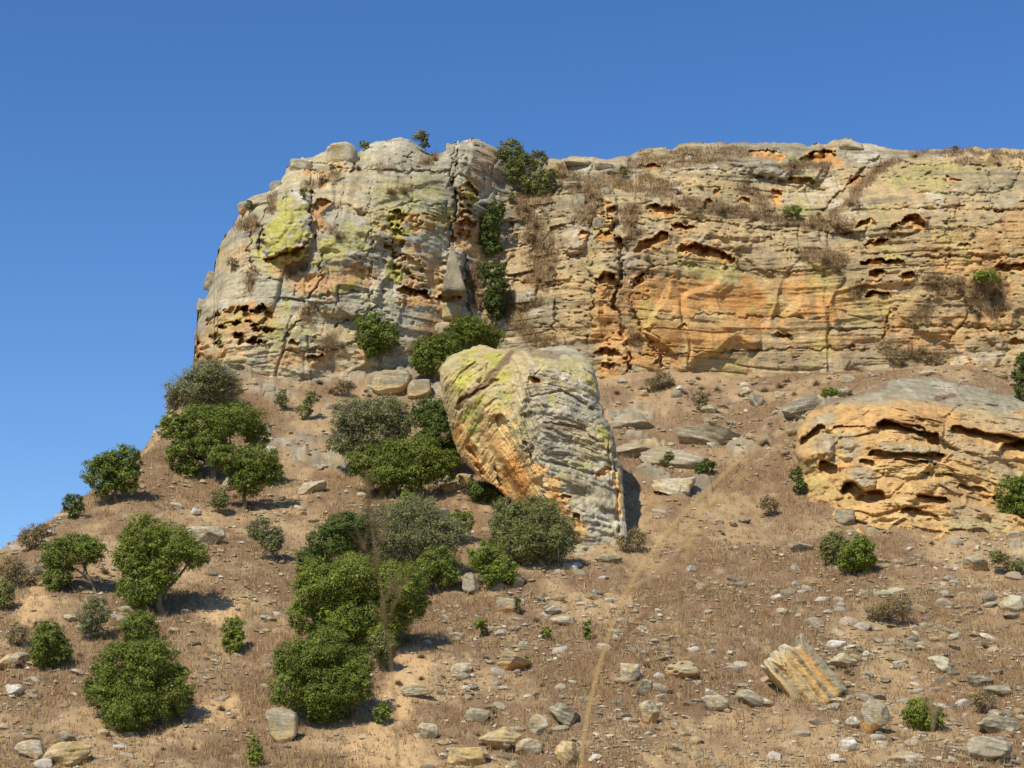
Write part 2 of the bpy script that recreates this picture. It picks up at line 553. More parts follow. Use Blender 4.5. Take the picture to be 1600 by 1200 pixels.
# --- structure of the face: joints, gullies, blocks
for pts, r, d in [
    ([(717, 221), (713, 260), (711, 300), (710, 350), (707, 385)], 5, 2.6),
    ([(708, 225), (704, 262), (706, 300)], 3, 1.2),
    ([(560, 238), (556, 256), (545, 268)], 4, 2.2),
    ([(488, 300), (487, 335), (486, 366)], 4, 2.4),
    ([(421, 318), (412, 352), (408, 400)], 4, 1.6),
    ([(493, 250), (488, 268), (485, 290)], 4, 1.6),
    ([(486, 372), (470, 388), (445, 398), (420, 404)], 6, 2.2),
    ([(952, 330), (966, 372), (970, 400), (966, 440), (960, 482), (975, 540), (984, 580)], 5, 2.0),
    ([(931, 330), (930, 380), (926, 440), (924, 500), (918, 540)], 2.5, 1.0),
    ([(1026, 418), (1003, 428), (988, 446), (986, 474), (997, 500), (1012, 530), (1034, 572)], 4, 1.2),
    ([(1375, 245), (1345, 266), (1325, 284), (1306, 312), (1282, 336)], 6, 1.7),
    ([(570, 478), (548, 497), (525, 512)], 3.5, 1.2),
    ([(475, 500), (455, 514), (440, 530)], 3, 0.9),
    ([(466, 446), (462, 462)], 4, 1.2),
    ([(1165, 268), (1172, 285), (1174, 300)], 2.5, 0.8),
    ([(1395, 480), (1384, 510), (1378, 535)], 3, 0.9),
    ([(1290, 425), (1291, 470), (1300, 500)], 2, 0.5),
    ([(726, 400), (729, 450), (730, 500)], 3, 1.5),
    ([(610, 430), (612, 470), (640, 480)], 2.5, 0.6), ([(640, 240), (645, 300), (640, 330)], 2.5, 1.0), ([(575, 290), (580, 350), (578, 430), (584, 500)], 2.5, 1.0), ([(505, 400), (500, 440), (478, 470)], 3, 1.2), ([(535, 300), (530, 350)], 2.5, .9), ([(862, 300), (860, 360), (868, 430), (866, 520)], 2.5, 1.0), ([(1130, 330), (1135, 372)], 2, .8), ([(1480, 300), (1484, 360), (1478, 420)], 2.5, .9), ([(1225, 360), (1230, 420)], 2, .7), ([(395, 345), (392, 400), (398, 450)], 2.5, 1.0), ([(1545, 270), (1550, 330)], 2, .7)]:
    crack(pts, r, d)
for pts, r, d in [
    ([(455, 335), (450, 375)], 38, 2.0), ([(470, 270)], 22, 1.2), ([(536, 252)], 28, 1.6), ([(610, 240)], 46, 1.3), ([(748, 240)], 34, 1.6),
    ([(372, 385)], 34, 1.2), ([(360, 440)], 30, 1.0), ([(711, 400), (709, 445)], 16, 2.6), ([(704, 425), (702, 448)], 18, 1.5), ([(560, 380), (540, 440)], 60, 1.6),
    ([(720, 250), (725, 300)], 12, 0.8), ([(1100, 268)], 60, 1.2), ([(1090, 290)], 60, 0.8), ([(905, 340), (895, 380)], 22, 1.6), ([(945, 300), (950, 340)], 16, 1.6), ([(870, 420)], 50, 1.0),
    ([(1340, 240)], 40, 1.4), ([(1190, 255), (1270, 262)], 22, 1.0), ([(1450, 270), (1560, 265)], 34, 1.2), ([(1360, 310)], 30, 0.9),
    ([(1320, 370)], 22, 0.8), ([(1090, 365), (1160, 372)], 20, 0.8), ([(505, 500)], 40, 1.0), ([(580, 470)], 30, 0.6)]:
    bulge(pts, r, d)

for pts, r, d in [([(800, 300), (860, 305), (925, 300)], 3, .9), ([(1000, 340), (1100, 345), (1200, 360), (1330, 365)], 3, 1.0), ([(1000, 415), (1090, 415), (1200, 425), (1320, 420)], 2.5, .7), ([(985, 500), (1100, 492), (1300, 500)], 2.5, .7), ([(1330, 330), (1450, 325), (1600, 330)], 3, .9), ([(1330, 395), (1450, 400), (1600, 400)], 3, .8), ([(1300, 515), (1450, 510), (1600, 515)], 3, 1.0), ([(1000, 555), (1200, 545), (1400, 545)], 3, .9), ([(440, 470), (520, 460), (600, 455)], 3, .8), ([(560, 335), (640, 318), (700, 320)], 3, .8), ([(400, 430), (440, 440)], 3, .8), ([(440, 550), (520, 545), (580, 530)], 3, .9), ([(1040, 270), (1110, 262), (1165, 268)], 3, 1.0), ([(800, 440), (860, 445), (920, 440)], 3, .9), ([(800, 385), (850, 390), (910, 392)], 3, .8), ([(1390, 262), (1480, 258), (1600, 262)], 3, 1.0), ([(1180, 275), (1240, 290), (1290, 295)], 3, 1.0), ([(560, 262), (630, 270), (700, 268)], 3, .9)]:
    crack(pts, r, d)
# --- hollows
for pts, r, d in [
    ([(498, 322), (510, 317)], 9, 2.2), ([(497, 345)], 8, 1.0), ([(522, 283)], 8, 1.8), ([(500, 286), (510, 284)], 5, 1.4),
    ([(425, 408), (448, 400), (470, 390)], 9, 2.4), ([(440, 415)], 8, 1.2),
    ([(610, 332), (622, 336), (634, 346)], 6, 1.6), ([(618, 362), (634, 366)], 6, 1.6), ([(604, 386), (612, 392)], 6, 1.6), ([(615, 408)], 5, 1.4),
    ([(637, 402), (655, 420)], 7, 1.2), ([(627, 452), (650, 462), (672, 464)], 8, 2.4), ([(656, 372)], 5, 1.5), ([(671, 362)], 4, 1.2), ([(573, 385)], 3, 1.2),
    ([(657, 405)], 4, 1.0), ([(688, 420)], 6, 1.4),
    ([(732, 287), (736, 300)], 8, 1.8), ([(698, 316)], 6, 1.6), ([(698, 332)], 5, 1.2), ([(722, 346), (740, 350)], 8, 1.8), ([(728, 375)], 14, 1.0),
    ([(690, 463), (716, 464)], 9, 3.2), ([(692, 505)], 8, 2.0), ([(704, 488)], 4, 1.2),
    ([(372, 487), (385, 484)], 7, 2.2), ([(397, 485), (414, 484)], 8, 2.6), ([(320, 518)], 9, 2.2), ([(356, 506), (372, 502)], 5, 1.8), ([(372, 524), (380, 528)], 7, 2.0),
    ([(396, 532), (402, 535)], 9, 3.0), ([(335, 548)], 9, 2.0), ([(355, 555)], 8, 1.8), ([(308, 535)], 7, 1.6), ([(340, 492)], 6, 1.6), ([(410, 548)], 6, 1.8),
    ([(328, 452)], 6, 2.2), ([(452, 537), (468, 534)], 4, 1.5), ([(486, 560), (506, 556)], 5, 1.6), ([(443, 540)], 3, 1.2), ([(492, 526), (500, 524)], 3, 1.1),
    ([(955, 325), (958, 330)], 7, 2.2), ([(949, 300)], 7, 1.6), ([(905, 370), (914, 364)], 7, 1.4), ([(936, 368), (950, 368)], 7, 1.8), ([(962, 374), (970, 382)], 9, 3.0),
    ([(934, 436), (946, 432), (960, 440)], 8, 2.4), ([(945, 475)], 5, 1.6), ([(992, 445), (1004, 432)], 6, 1.8), ([(932, 552), (950, 550), (960, 554)], 6, 2.0), ([(945, 572), (958, 572)], 5, 1.8),
    ([(1018, 326), (1036, 330), (1056, 328)], 8, 2.6), ([(1098, 324), (1106, 312)], 6, 2.2), ([(1117, 300), (1124, 301)], 4, 1.4), ([(1155, 310), (1168, 315)], 4, 1.5),
    ([(1052, 356), (1086, 357)], 4.5, 2.0), ([(994, 390), (1014, 382), (1038, 368)], 8, 2.6), ([(1062, 392), (1085, 388), (1110, 396), (1145, 408)], 9, 3.0),
    ([(1060, 442)], 6, 2.4), ([(1099, 446)], 6, 2.2), ([(1147, 449)], 4, 1.6), ([(1060, 472)], 5, 1.8), ([(1099, 477)], 4, 1.6), ([(1173, 395)], 4, 1.6), ([(1195, 416)], 4, 1.4), ([(1122, 385)], 4, 1.3),
    ([(1066, 509), (1074, 510)], 4, 1.6), ([(1187, 533)], 6, 2.2), ([(1212, 524), (1232, 526)], 4, 1.8), ([(1163, 560)], 4, 1.6), ([(1022, 567), (1030, 568)], 4, 1.5), ([(1188, 588)], 3, 1.4),
    ([(1170, 238), (1190, 240), (1222, 244)], 5, 2.4), ([(1257, 249), (1282, 245), (1303, 240)], 8, 3.4), ([(1238, 281), (1270, 283)], 5, 2.2), ([(1000, 257), (1025, 259)], 4, 2.0), ([(1100, 243)], 4, 1.2),
    ([(1212, 300), (1215, 316)], 12, 1.4),
    ([(1412, 348), (1430, 346), (1446, 350)], 11, 3.6), ([(1337, 352), (1364, 346)], 6, 2.6), ([(1354, 382), (1384, 377)], 6, 2.8), ([(1352, 411), (1378, 408), (1408, 410)], 5.5, 2.8),
    ([(1366, 427), (1376, 426)], 6, 2.6), ([(1410, 432), (1430, 428)], 6, 2.6), ([(1352, 460), (1385, 458)], 5, 2.4), ([(1565, 414), (1582, 420), (1604, 417)], 8, 3.0),
    ([(1498, 384), (1514, 385)], 4, 1.8), ([(1428, 283)], 5, 1.8), ([(1556, 331), (1568, 331)], 3.5, 1.6), ([(1460, 317)], 3.5, 1.4), ([(1392, 358), (1404, 355)], 5, 2.0), ([(1424, 368)], 5, 1.8),
    ([(1446, 420)], 4, 1.6), ([(1506, 417)], 4, 1.4), ([(1330, 284), (1345, 278)], 6, 2.4), ([(1426, 260)], 4, 1.4), ([(1470, 279), (1500, 280)], 3, 1.4), ([(1428, 470)], 6, 1.8),
    ([(1420, 447)], 3, 1.2), ([(1340, 440), (1375, 440)], 3, 1.2), ([(1580, 536), (1594, 534)], 6, 2.0), ([(1595, 547)], 4, 1.6), ([(1552, 540)], 4, 1.4), ([(1210, 525)], 4, 1.4), ([(1650, 380), (1700, 384)], 8, 2.6), ([(1720, 470)], 9, 2.0)]:
    cave(pts, r, d)
tafoni([(320, 540), (360, 510), (400, 510)], 34, 17, 1.5, 61)
tafoni([(622, 340), (615, 400), (650, 450)], 18, 13, 0.9, 62)
tafoni([(945, 315), (950, 370)], 16, 12, 0.8, 63)
tafoni([(730, 300), (725, 360)], 14, 12, 0.8, 64)
tafoni([(600, 345), (690, 350)], 18, 16, 0.5, 65)
tafoni([(470, 265), (530, 262)], 12, 12, 0.5, 66)

# --- pigments of the face (photo positions of stains and lichens)
for pts, r, a in [
    ([(1000, 460), (1080, 470), (1180, 470), (1290, 470)], 38, 0.85), ([(1010, 520), (1100, 530), (1180, 500)], 36, 0.85), ([(970, 560), (1060, 565)], 16, 0.8),
    ([(1300, 470), (1400, 470), (1400, 500)], 28, 0.55), ([(1480, 400), (1560, 430)], 40, 0.5), ([(1540, 380), (1600, 350)], 35, 0.4), ([(1250, 440)], 30, 0.7),
    ([(470, 440), (520, 445), (570, 430)], 20, 0.85), ([(500, 350), (497, 330)], 13, 1.0), ([(430, 412), (450, 420)], 14, 1.0), ([(345, 405), (370, 400)], 26, 0.55),
    ([(320, 545), (360, 520), (400, 500)], 34, 0.85), ([(640, 410), (665, 430)], 32, 0.9), ([(440, 560), (500, 565), (560, 560)], 18, 0.7), ([(640, 465), (680, 470)], 16, 0.9),
    ([(725, 370), (735, 380)], 24, 0.95), ([(735, 300)], 14, 0.8), ([(690, 500), (670, 520)], 20, 0.8), ([(800, 440), (900, 450)], 18, 0.5), ([(945, 455), (950, 520), (955, 580)], 22, 0.8),
    ([(745, 400), (760, 500)], 16, 0.4), ([(1215, 305)], 18, 0.9), ([(1290, 250), (1315, 254)], 10, 0.9), ([(520, 285)], 10, 0.9), ([(880, 485)], 20, 0.5), ([(385, 330)], 12, 0.6),
    ([(1420, 540), (1560, 500)], 22, 0.5), ([(1330, 540), (1240, 530)], 18, 0.5), ([(1390, 490), (1380, 520)], 7, 1.0), ([(1505, 545), (1512, 575)], 6, 0.9), ([(760, 250), (750, 280)], 22, 0.4)]:
    paint(m_or, pts, r, a, seed=70)
for pts, r, a in [
    ([(450, 330), (440, 370), (430, 390), (460, 385)], 28, 1.0), ([(615, 340), (625, 360)], 16, 1.0), ([(612, 420), (615, 435)], 13, 0.95), ([(600, 380)], 12, 0.7),
    ([(520, 390), (512, 405)], 18, 0.9), ([(562, 370), (565, 385)], 10, 0.8), ([(545, 360), (520, 420)], 14, 0.6), ([(560, 440), (530, 450)], 10, 0.7), ([(700, 325), (700, 345)], 8, 0.7),
    ([(738, 285), (736, 312)], 9, 0.9), ([(455, 285)], 14, 0.7), ([(445, 480), (450, 510), (440, 520)], 10, 0.8), ([(350, 500), (385, 490)], 14, 0.5), ([(390, 440)], 10, 0.6), ([(650, 330), (690, 345)], 20, 0.4), ([(440, 515), (480, 520)], 14, 0.5),
    ([(1060, 405), (1090, 420), (1150, 430)], 16, 0.55), ([(1020, 400)], 12, 0.5), ([(1060, 370)], 8, 0.6), ([(1380, 395), (1400, 398)], 14, 0.7), ([(1400, 280), (1460, 290)], 16, 0.5), ([(1350, 330), (1380, 335)], 12, 0.5),
    ([(1150, 445)], 14, 0.5), ([(1340, 380)], 10, 0.4), ([(945, 480)], 12, 0.5), ([(835, 425)], 14, 0.4), ([(1470, 300)], 10, 0.5)]:
    paint(m_li, pts, r, a, soft=0.7, nz=1.0, seed=80)
for pts, r, a in [
    ([(475, 312), (455, 300)], 9, 0.8), ([(400, 308)], 12, 0.7), ([(1340, 235), (1360, 240)], 24, 0.6), ([(1070, 262), (1160, 266)], 4, 1.0), ([(515, 480)], 12, 0.4), ([(880, 256), (925, 258)], 6, 0.8),
    ([(585, 440), (583, 470)], 9, 0.5), ([(1240, 305), (1300, 310)], 20, 0.5), ([(1320, 340), (1350, 325)], 12, 0.6), ([(712, 400), (708, 450)], 16, 0.35), ([(905, 340), (890, 400)], 18, 0.4), ([(536, 235), (620, 222), (738, 224)], 10, 0.5),
    ([(990, 440), (993, 455)], 4, 0.9), ([(1099, 449)], 3, 1.0), ([(1145, 468)], 3, 0.8), ([(1500, 560), (1560, 555)], 10, 0.5), ([(350, 425)], 20, 0.4)]:
    paint(m_wh, pts, r, a, seed=90)
for pts, r, a in [
    ([(1180, 420), (1280, 480)], 26, 0.5), ([(1190, 390), (1195, 430)], 10, 0.5), ([(1275, 380), (1285, 420)], 10, 0.6), ([(1100, 500), (1280, 500)], 12, 0.5), ([(1010, 470), (1005, 500)], 10, 0.4), ([(975, 440), (980, 480), (1000, 520)], 9, 0.5),
    ([(1120, 560), (1250, 565), (1350, 560)], 18, 0.55), ([(1400, 560), (1560, 565)], 14, 0.55), ([(1160, 400)], 20, 0.4), ([(1300, 390)], 14, 0.5), ([(800, 500), (900, 510)], 26, 0.4)]:
    paint(m_va, pts, r, a, soft=0.4, seed=100)
for pts, r, a in [
    ([(380, 352), (400, 352)], 10, 0.9), ([(610, 300), (640, 297)], 6, 1.0), ([(455, 425), (470, 418)], 10, 0.9), ([(395, 425), (395, 450)], 9, 0.7), ([(480, 290), (525, 275)], 8, 0.6), ([(560, 275), (550, 300)], 8, 0.5),
    ([(486, 480), (478, 497)], 9, 0.9), ([(535, 370), (520, 360)], 6, 0.8), ([(430, 300), (424, 330)], 6, 0.9), ([(680, 245), (665, 250)], 10, 0.9), ([(590, 262), (620, 265)], 8, 0.7), ([(520, 530), (510, 545)], 10, 0.7),
    ([(820, 320), (835, 360), (850, 400), (845, 430)], 24, 0.8), ([(880, 270), (930, 300), (915, 330)], 22, 0.8), ([(940, 280), (1000, 290), (1050, 300)], 18, 0.8), ([(990, 260), (1080, 245), (1160, 240)], 14, 0.6),
    ([(985, 330), (990, 360)], 16, 0.8), ([(1060, 318), (1130, 325), (1200, 340), (1290, 350), (1320, 352)], 12, 0.95), ([(1165, 290), (1190, 320)], 12, 0.8), ([(1060, 300)], 16, 0.5), ([(1260, 395), (1310, 410)], 14, 0.8),
    ([(1225, 262), (1290, 258)], 8, 0.9), ([(1400, 250), (1365, 270), (1340, 300), (1300, 335)], 7, 0.9), ([(1330, 320), (1345, 318)], 8, 0.8), ([(1375, 367), (1400, 370)], 6, 0.9), ([(1460, 440), (1500, 450), (1560, 455)], 16, 0.9),
    ([(1420, 240), (1500, 238), (1600, 243)], 5, 0.9), ([(1500, 255), (1560, 252)], 8, 0.6), ([(1540, 485), (1570, 480)], 12, 0.8), ([(1450, 480), (1430, 500)], 14, 0.6), ([(790, 470), (810, 500), (850, 540)], 20, 0.6), ([(750, 410), (740, 440), (745, 470)], 12, 0.8),
    ([(985, 520), (1000, 545)], 10, 0.7), ([(820, 480), (840, 470)], 12, 0.6), ([(1360, 445), (1330, 455)], 10, 0.6), ([(890, 400), (910, 420)], 12, 0.5), ([(850, 300), (830, 330)], 16, 0.7), ([(650, 545), (700, 530), (740, 530)], 16, 0.6),
    ([(1310, 430), (1400, 530)], 10, 0.5), ([(1380, 545), (1470, 560)], 12, 0.6), ([(1560, 520)], 12, 0.5)]:
    paint(m_ve, pts, r, a, soft=0.5, seed=110)
disp += 0.12 * m_ve

gz = fbm(X0 * 0.1, Z0 * 0.16, oct=4, seed=21)
gs = fbm(X0 * 0.05, bed * 1.3, oct=4, seed=22)
fine = fbm(X0 * 0.9, bed * 6, oct=3, seed=23)
leftw = sst(820, 700, PX)
rgb = lerp(lerp(C_TAN, lin(182, 170, 134), leftw[..., None]), lerp(C_GREY, lin(168, 160, 134), leftw[..., None]), sst(-0.25, 0.35, gz + .25 * leftw)[..., None])
rgb = lerp(rgb, C_DGREY, (0.75 * sst(0.1, 0.45, gs))[..., None])
rgb = lerp(rgb, C_CREAM, (0.35 * sst(0.1, 0.5, -gs) * sst(-.2, .4, -gz))[..., None])
rgb = lerp(rgb, lin(196, 166, 116), (0.6 * sst(0.05, 0.4, fbm(X0 * 0.13, bed * 0.4, oct=4, seed=24)) * sst(500, 1000, PX + 300 * (PY > 300)))[..., None])
rgb = lerp(rgb, C_WHITE, (0.6 * sst(0.3, 0.6, fbm(X0 * .4, Z0 * .3, oct=4, seed=25)))[..., None])
oc = lerp(C_ORANGE, C_CREAM, sst(-0.1, 0.5, fbm(X0 * .3, Z0 * .5, oct=3, seed=26))[..., None])
oc = lerp(oc, C_DORANGE, sst(0.0, 0.5, fbm(X0 * .25, Z0 * .25, oct=3, seed=27))[..., None])
warm = sst(760, 1000, PX) * sst(300, 400, PY)
rgb = lerp(rgb, lin(168, 142, 100), (.5 * warm)[..., None])
rgb = lerp(rgb, oc, (np.clip(m_or, 0, 1) * lerp(.72, .9, sst(650, 900, PX)))[..., None])
streak = fbm(X0 * 0.9, Z0 * 0.07, oct=4, seed=28)
va = np.clip(m_va * sst(-0.2, 0.3, streak + 0.5 * fine), 0, 1) * 0.8
rgb = lerp(rgb, C_VARN, va[..., None])
rgb = lerp(rgb, C_DGREY, (0.35 * sst(0.15, 0.5, streak) * (1 - m_or * .6))[..., None])
spk = vn(X0 * 2.2, Z0 * 2.2, seed=29)
rgb = lerp(rgb, lerp(C_LICHEN2, C_LICHEN, sst(-.3, .3, gz + spk * .3)[..., None]), (.9 * m_li * sst(-0.45, 0.25, .6 * spk + 0.8 * fbm(X0 * 1.2, Z0 * .5, oct=4, seed=33) + .25))[..., None])
rgb = lerp(rgb, C_LICHEN2, (0.5 * sst(.25, .6, fbm(X0 * .22, Z0 * .22, oct=4, seed=34)))[..., None])
rgb = lerp(rgb, C_WHITE, np.clip(m_wh * sst(-.5, .2, spk + fine), 0, 1)[..., None])
rgb = lerp(rgb, C_DRY * (1 + 0.15 * spk[..., None]), np.clip(m_ve, 0, 1)[..., None] * 0.9)
rgb = rgb * (1 + 0.20 * fine[..., None])
mot = fbm(X0 * 1.6, Z0 * 2.4, oct=4, seed=48, gain=.65)
rgb = rgb * (1 + 0.34 * mot[..., None])

Yf = Yc - disp
CLIFF_Y = Yf
Pc = at(PX, PY, Yf)
# carry the rock on behind the skyline and round the left corner
back = []
for dy, dz in ((0.8, -0.25), (3.0, -1.2), (9.0, -4.0), (40.0, -18.0)):
    q = Pc[0].copy(); q[:, 1] += dy; q[:, 2] += dz; q[:, 0] *= (1 + dy / 200.0)
    back.append(q)
Pall = np.concatenate([np.stack(back[::-1]), Pc], 0)
call = np.concatenate([np.repeat(rgb[:1], 4, 0), rgb], 0)
sideP, sideC = [], []
for dy, dx in ((1.0, 0.15), (4.0, 1.0), (14.0, 5.0)):
    q = Pall[:, 0].copy(); q[:, 1] += dy; q[:, 0] += dx
    sideP.append(q[:, None]); sideC.append(call[:, :1])
Pall = np.concatenate(sideP[::-1] + [Pall], 1)
call = np.concatenate(sideC[::-1] + [call], 1)
nr, nc = Pall.shape[:2]
cliff = mesh_np("cliff", Pall.reshape(-1, 3), grid_faces(nr, nc, True), M_CLIFF, call.reshape(-1, 3))
tag(cliff, "tall layered sandstone cliff with orange hollows and yellow lichen under the blue sky", kind="structure")


def cliff_at(px, py, off=0.0):
    j = int(np.clip(np.searchsorted(colx, px), 0, len(colx) - 1))
    i = int(np.argmin(np.abs(PY[:, j] - py)))
    return at(px, py, Yf[i, j] - off)


# ------------------------------------------------------------------ the slope
TC = []
for px, py, Y in [
    (0, 1200, 100), (400, 1200, 99), (800, 1200, 100), (1200, 1200, 100), (1600, 1200, 100),
    (0, 1000, 118), (400, 1000, 119), (800, 1000, 119), (1200, 1000, 119), (1600, 1000, 118),
    (110, 880, 132), (400, 860, 137), (620, 860, 138), (800, 860, 138), (1000, 860, 138.5), (1200, 860, 139), (1400, 850, 139), (1620, 855, 138),
    (300, 760, 152), (500, 760, 154), (700, 770, 152), (1000, 770, 152), (1200, 770, 152),
    (300, 700, 163), (500, 690, 167), (650, 680, 168), (1000, 700, 167), (1200, 700, 165),
    (380, 640, 176), (450, 640, 177), (560, 630, 178), (650, 610, 182), (1000, 640, 178), (1150, 640, 178),
    (1250, 660, 166), (1310, 628, 168), (1430, 585, 174), (1600, 605, 172), (1750, 620, 168),
    # left skyline
    (0, 862, 136), (65, 826, 141), (130, 778, 149), (195, 737, 155), (245, 697, 160), (275, 650, 168), (298, 592, 182)]:
    p = at(px, py, Y); TC.append(tuple(p))
for px, py, Y in [(0, 862, 136), (130, 778, 149), (245, 697, 160), (290, 610, 180)]:
    TC.append(tuple(at(px, py + 25, Y + 10)))
    TC.append(tuple(at(px - 60, py + 110, Y + 28)))
for px, py, Y in [(-200, 1200, 100), (-200, 1010, 120), (-250, 960, 140), (-300, 1020, 175), (-300, 1120, 220), (200, 900, 230), (1900, 1200, 100), (1900, 1000, 118), (1900, 860, 136), (1900, 700, 155)]:
    TC.append(tuple(at(px, py, Y)))
for px, py in CONTACT[::1]:
    if px <= 303: continue
    Y = float(cliff_tps(np.array([float(px)]), np.array([float(py)]))[0])
    p = at(px, py, Y); TC.append(tuple(p))
    p2 = p.copy(); p2[1] += 12; p2[2] += 1.0; TC.append(tuple(p2))
for x in (-60, -20, 20, 60):
    TC += [(x, 60, 1.2), (x, 80, 2.6), (x, 30, 0.3)]
TC = np.array(TC)
hill_tps = tps(TC[:, :2], TC[:, 2], 0.0008)

ROCKPATCH = [  # slabs of bedrock showing through the grass: polyline, radius
    ([(450, 590), (520, 592), (560, 590)], 12), ([(585, 602), (640, 600), (680, 610)], 17), ([(400, 605), (450, 608)], 12), ([(460, 612), (420, 622)], 9), ([(470, 705), (540, 715)], 26), ([(440, 700), (420, 690)], 14), ([(630, 565), (600, 560), (650, 590)], 12),
    ([(960, 650), (1010, 645)], 12), ([(990, 690), (1030, 700)], 13), ([(1000, 740), (1040, 750)], 12), ([(1150, 700), (1190, 690)], 14),
    ([(1050, 770), (1100, 765)], 14), ([(1230, 650), (1300, 640)], 14), ([(720, 765), (690, 760)], 12), ([(1590, 850), (1600, 880)], 18), ([(1360, 820), (1400, 830)], 10), ([(560, 640), (600, 640)], 8), ([(690, 545), (640, 530)], 12), ([(330, 590), (380, 585)], 14)]
SANDPATCH = [([(640, 1040), (610, 1110), (570, 1170), (640, 1180)], 42), ([(60, 940), (40, 960)], 30), ([(330, 950), (360, 960)], 26), ([(700, 1150)], 24), ([(360, 1110), (330, 1120)], 26), ([(480, 1190)], 30)]


def terrain_masks(px, py):
    wx = px + 7 * fbm(px / 26, py / 20, oct=3, seed=131); wy = py + 5 * fbm(px / 24, py / 16, oct=3, seed=132)
    rk = np.zeros_like(px); sd = np.zeros_like(px)
    for pts, r in ROCKPATCH:
        d, v, t = poly_dist(wx, wy, pts); rk = np.maximum(rk, sst(1.0, 0.75, d / r))
    for pts, r in SANDPATCH:
        d, v, t = poly_dist(wx, wy, pts); sd = np.maximum(sd, sst(1.2, 0.3, d / r + 0.5 * fbm(px / 30, py / 16, oct=4, seed=133)))
    return rk, sd


def terrain(x, y, detail=True):
    z = hill_tps(x, y)
    w = sst(30, 60, y) * sst(330, 230, y) * sst(130, 75, np.abs(x))
    z = z * w
    if detail:
        z = z + w * (0.55 * fbm(x * 0.09, y * 0.09, oct=3, seed=140) + 0.16 * fbm(x * 0.6, y * 0.6, oct=3, seed=141))
    return z


az = np.concatenate([np.radians(np.array([-180, -150, -120, -90, -70, -50, -40, -32, -26, -22, -20, -18.5])),
                     np.arctan(np.linspace(-0.315, 0.335, 740)),
                     np.radians(np.array([20, 21.5, 24, 28, 34, 42, 55, 75, 95, 120, 150, 180]))])
yy = np.concatenate([[0.3, 2, 5, 10, 20, 30, 40, 50, 60, 68, 76, 82, 87, 91],
                     np.linspace(94, 130, 120)[:-1], np.linspace(130, 165, 78)[:-1], np.linspace(165, 206, 66),
                     [209, 213, 220, 230, 245, 265, 290, 320, 360, 450, 700, 1200, 2500, 6000]])
core = np.abs(az) < np.radians(19)
XX = np.where(core[None], yy[:, None] * np.tan(np.where(core, az, 0))[None], yy[:, None] * np.sin(az)[None] * 1.0)
YY = np.where(core[None], yy[:, None] + 0 * az[None], yy[:, None] * np.cos(az)[None])
# keep the ring lines continuous at the edge of the core
edge = np.cos(np.radians(18.5))
YY = np.where(core[None], YY, YY / edge); XX = np.where(core[None], XX, XX / edge)
ZZ = terrain(XX, YY)
TPX, TPY = to_px(np.stack([XX, YY, ZZ], -1))
inview = (YY > 85) & (YY < 240) & core[None]
rk = np.zeros_like(XX); sd = np.zeros_like(XX)
a_, b_ = terrain_masks(TPX[inview], TPY[inview])
rk[inview] = a_; sd[inview] = b_
# bedrock slabs stand out of the slope in steps
sl = fbm(XX * 0.35, ZZ * 1.3, YY * .2, oct=4, seed=142)
stp = np.floor((ZZ + 0.5 * fbm(XX * .2, YY * .2, oct=2, seed=145)) / 0.9)
hz = _hash(stp.astype(np.int64), np.floor(XX / 3.1 + stp * .37).astype(np.int64), stp.astype(np.int64) * 0, 143)
rk = rk * sst(-.45, .05, sl + .3 * fbm(XX * 1.2, YY * .8, oct=3, seed=147))
ZZ = ZZ + rk * (0.35 + 0.5 * sl + 0.6 * (hz - 0.3) + .3 * fbm(XX * 1.1, ZZ * 2.5, oct=4, seed=148))
ZZ = ZZ + inview * (0.16 * fbm(XX * 1.6, YY * 1.6, oct=3, seed=146) + .35 * fbm(XX * .3, YY * .3, oct=2, seed=149))
g1 = fbm(XX * 0.12, YY * 0.12, oct=4, seed=150); g2 = fbm(XX * 1.1, YY * 0.9, oct=3, seed=151); g3 = fbm(XX * 0.3, ZZ * 1.8, oct=4, seed=152)
tc = lerp(C_SOIL, C_DRY, sst(-.3, .3, g1)[..., None])
tc = lerp(tc, lin(178, 154, 114), (0.6 * sst(.15, .5, g2))[..., None])
tc = lerp(tc, lin(130, 102, 70), (0.6 * sst(.15, .5, -g2))[..., None])
pt = fbm(XX * .22, YY * .16, oct=4, seed=153)
tc = lerp(tc, lin(184, 156, 112), (.6 * sst(.08, .4, pt))[..., None])
tc = lerp(tc, lin(126, 98, 70), (.55 * sst(.08, .4, -pt))[..., None])
tc = lerp(tc, C_SAND, sd[..., None] * 0.85)
rc = lerp(lin(154, 142, 116), lin(128, 116, 94), sst(-.2, .4, g3)[..., None]); rc = lerp(rc, C_CREAM, (.7 * sst(.2, .5, -g3))[..., None]); rc = lerp(rc, C_WHITE, (.4 * sst(.2, .5, g2))[..., None])
tc = lerp(tc, rc, rk[..., None])
hill = mesh_np("ground", np.stack([XX, YY, ZZ], -1).reshape(-1, 3), grid_faces(*XX.shape), M_GROUND, tc.reshape(-1, 3))
tag(hill, "dry grassy hillside with pale soil and slabs of bedrock below the cliff", kind="structure")

from functools import lru_cache
from mathutils.bvhtree import BVHTree
ci = np.nonzero(core)[0]; sub = (slice(10, len(yy) - 8, 2), slice(ci[0], ci[-1] + 1, 3))
_V = np.stack([XX[sub], YY[sub], ZZ[sub]], -1); _sh = _V.shape
BVH = BVHTree.FromPolygons([Vector(v) for v in _V.reshape(-1, 3)], grid_faces(_sh[0], _sh[1]).tolist())


def ground_at(px, py):
    d = Vector(ray(px, py)).normalized()
    h = BVH.ray_cast(Vector(CAM), d)
    if h[0] is None:
        return at(px, py, 999.0)
    return np.array(h[0])


def ground_z(x, y):
    h = BVH.ray_cast(Vector((x, y, 400)), Vector((0, 0, -1)))
    return h[0][2] if h[0] is not None else 0.0


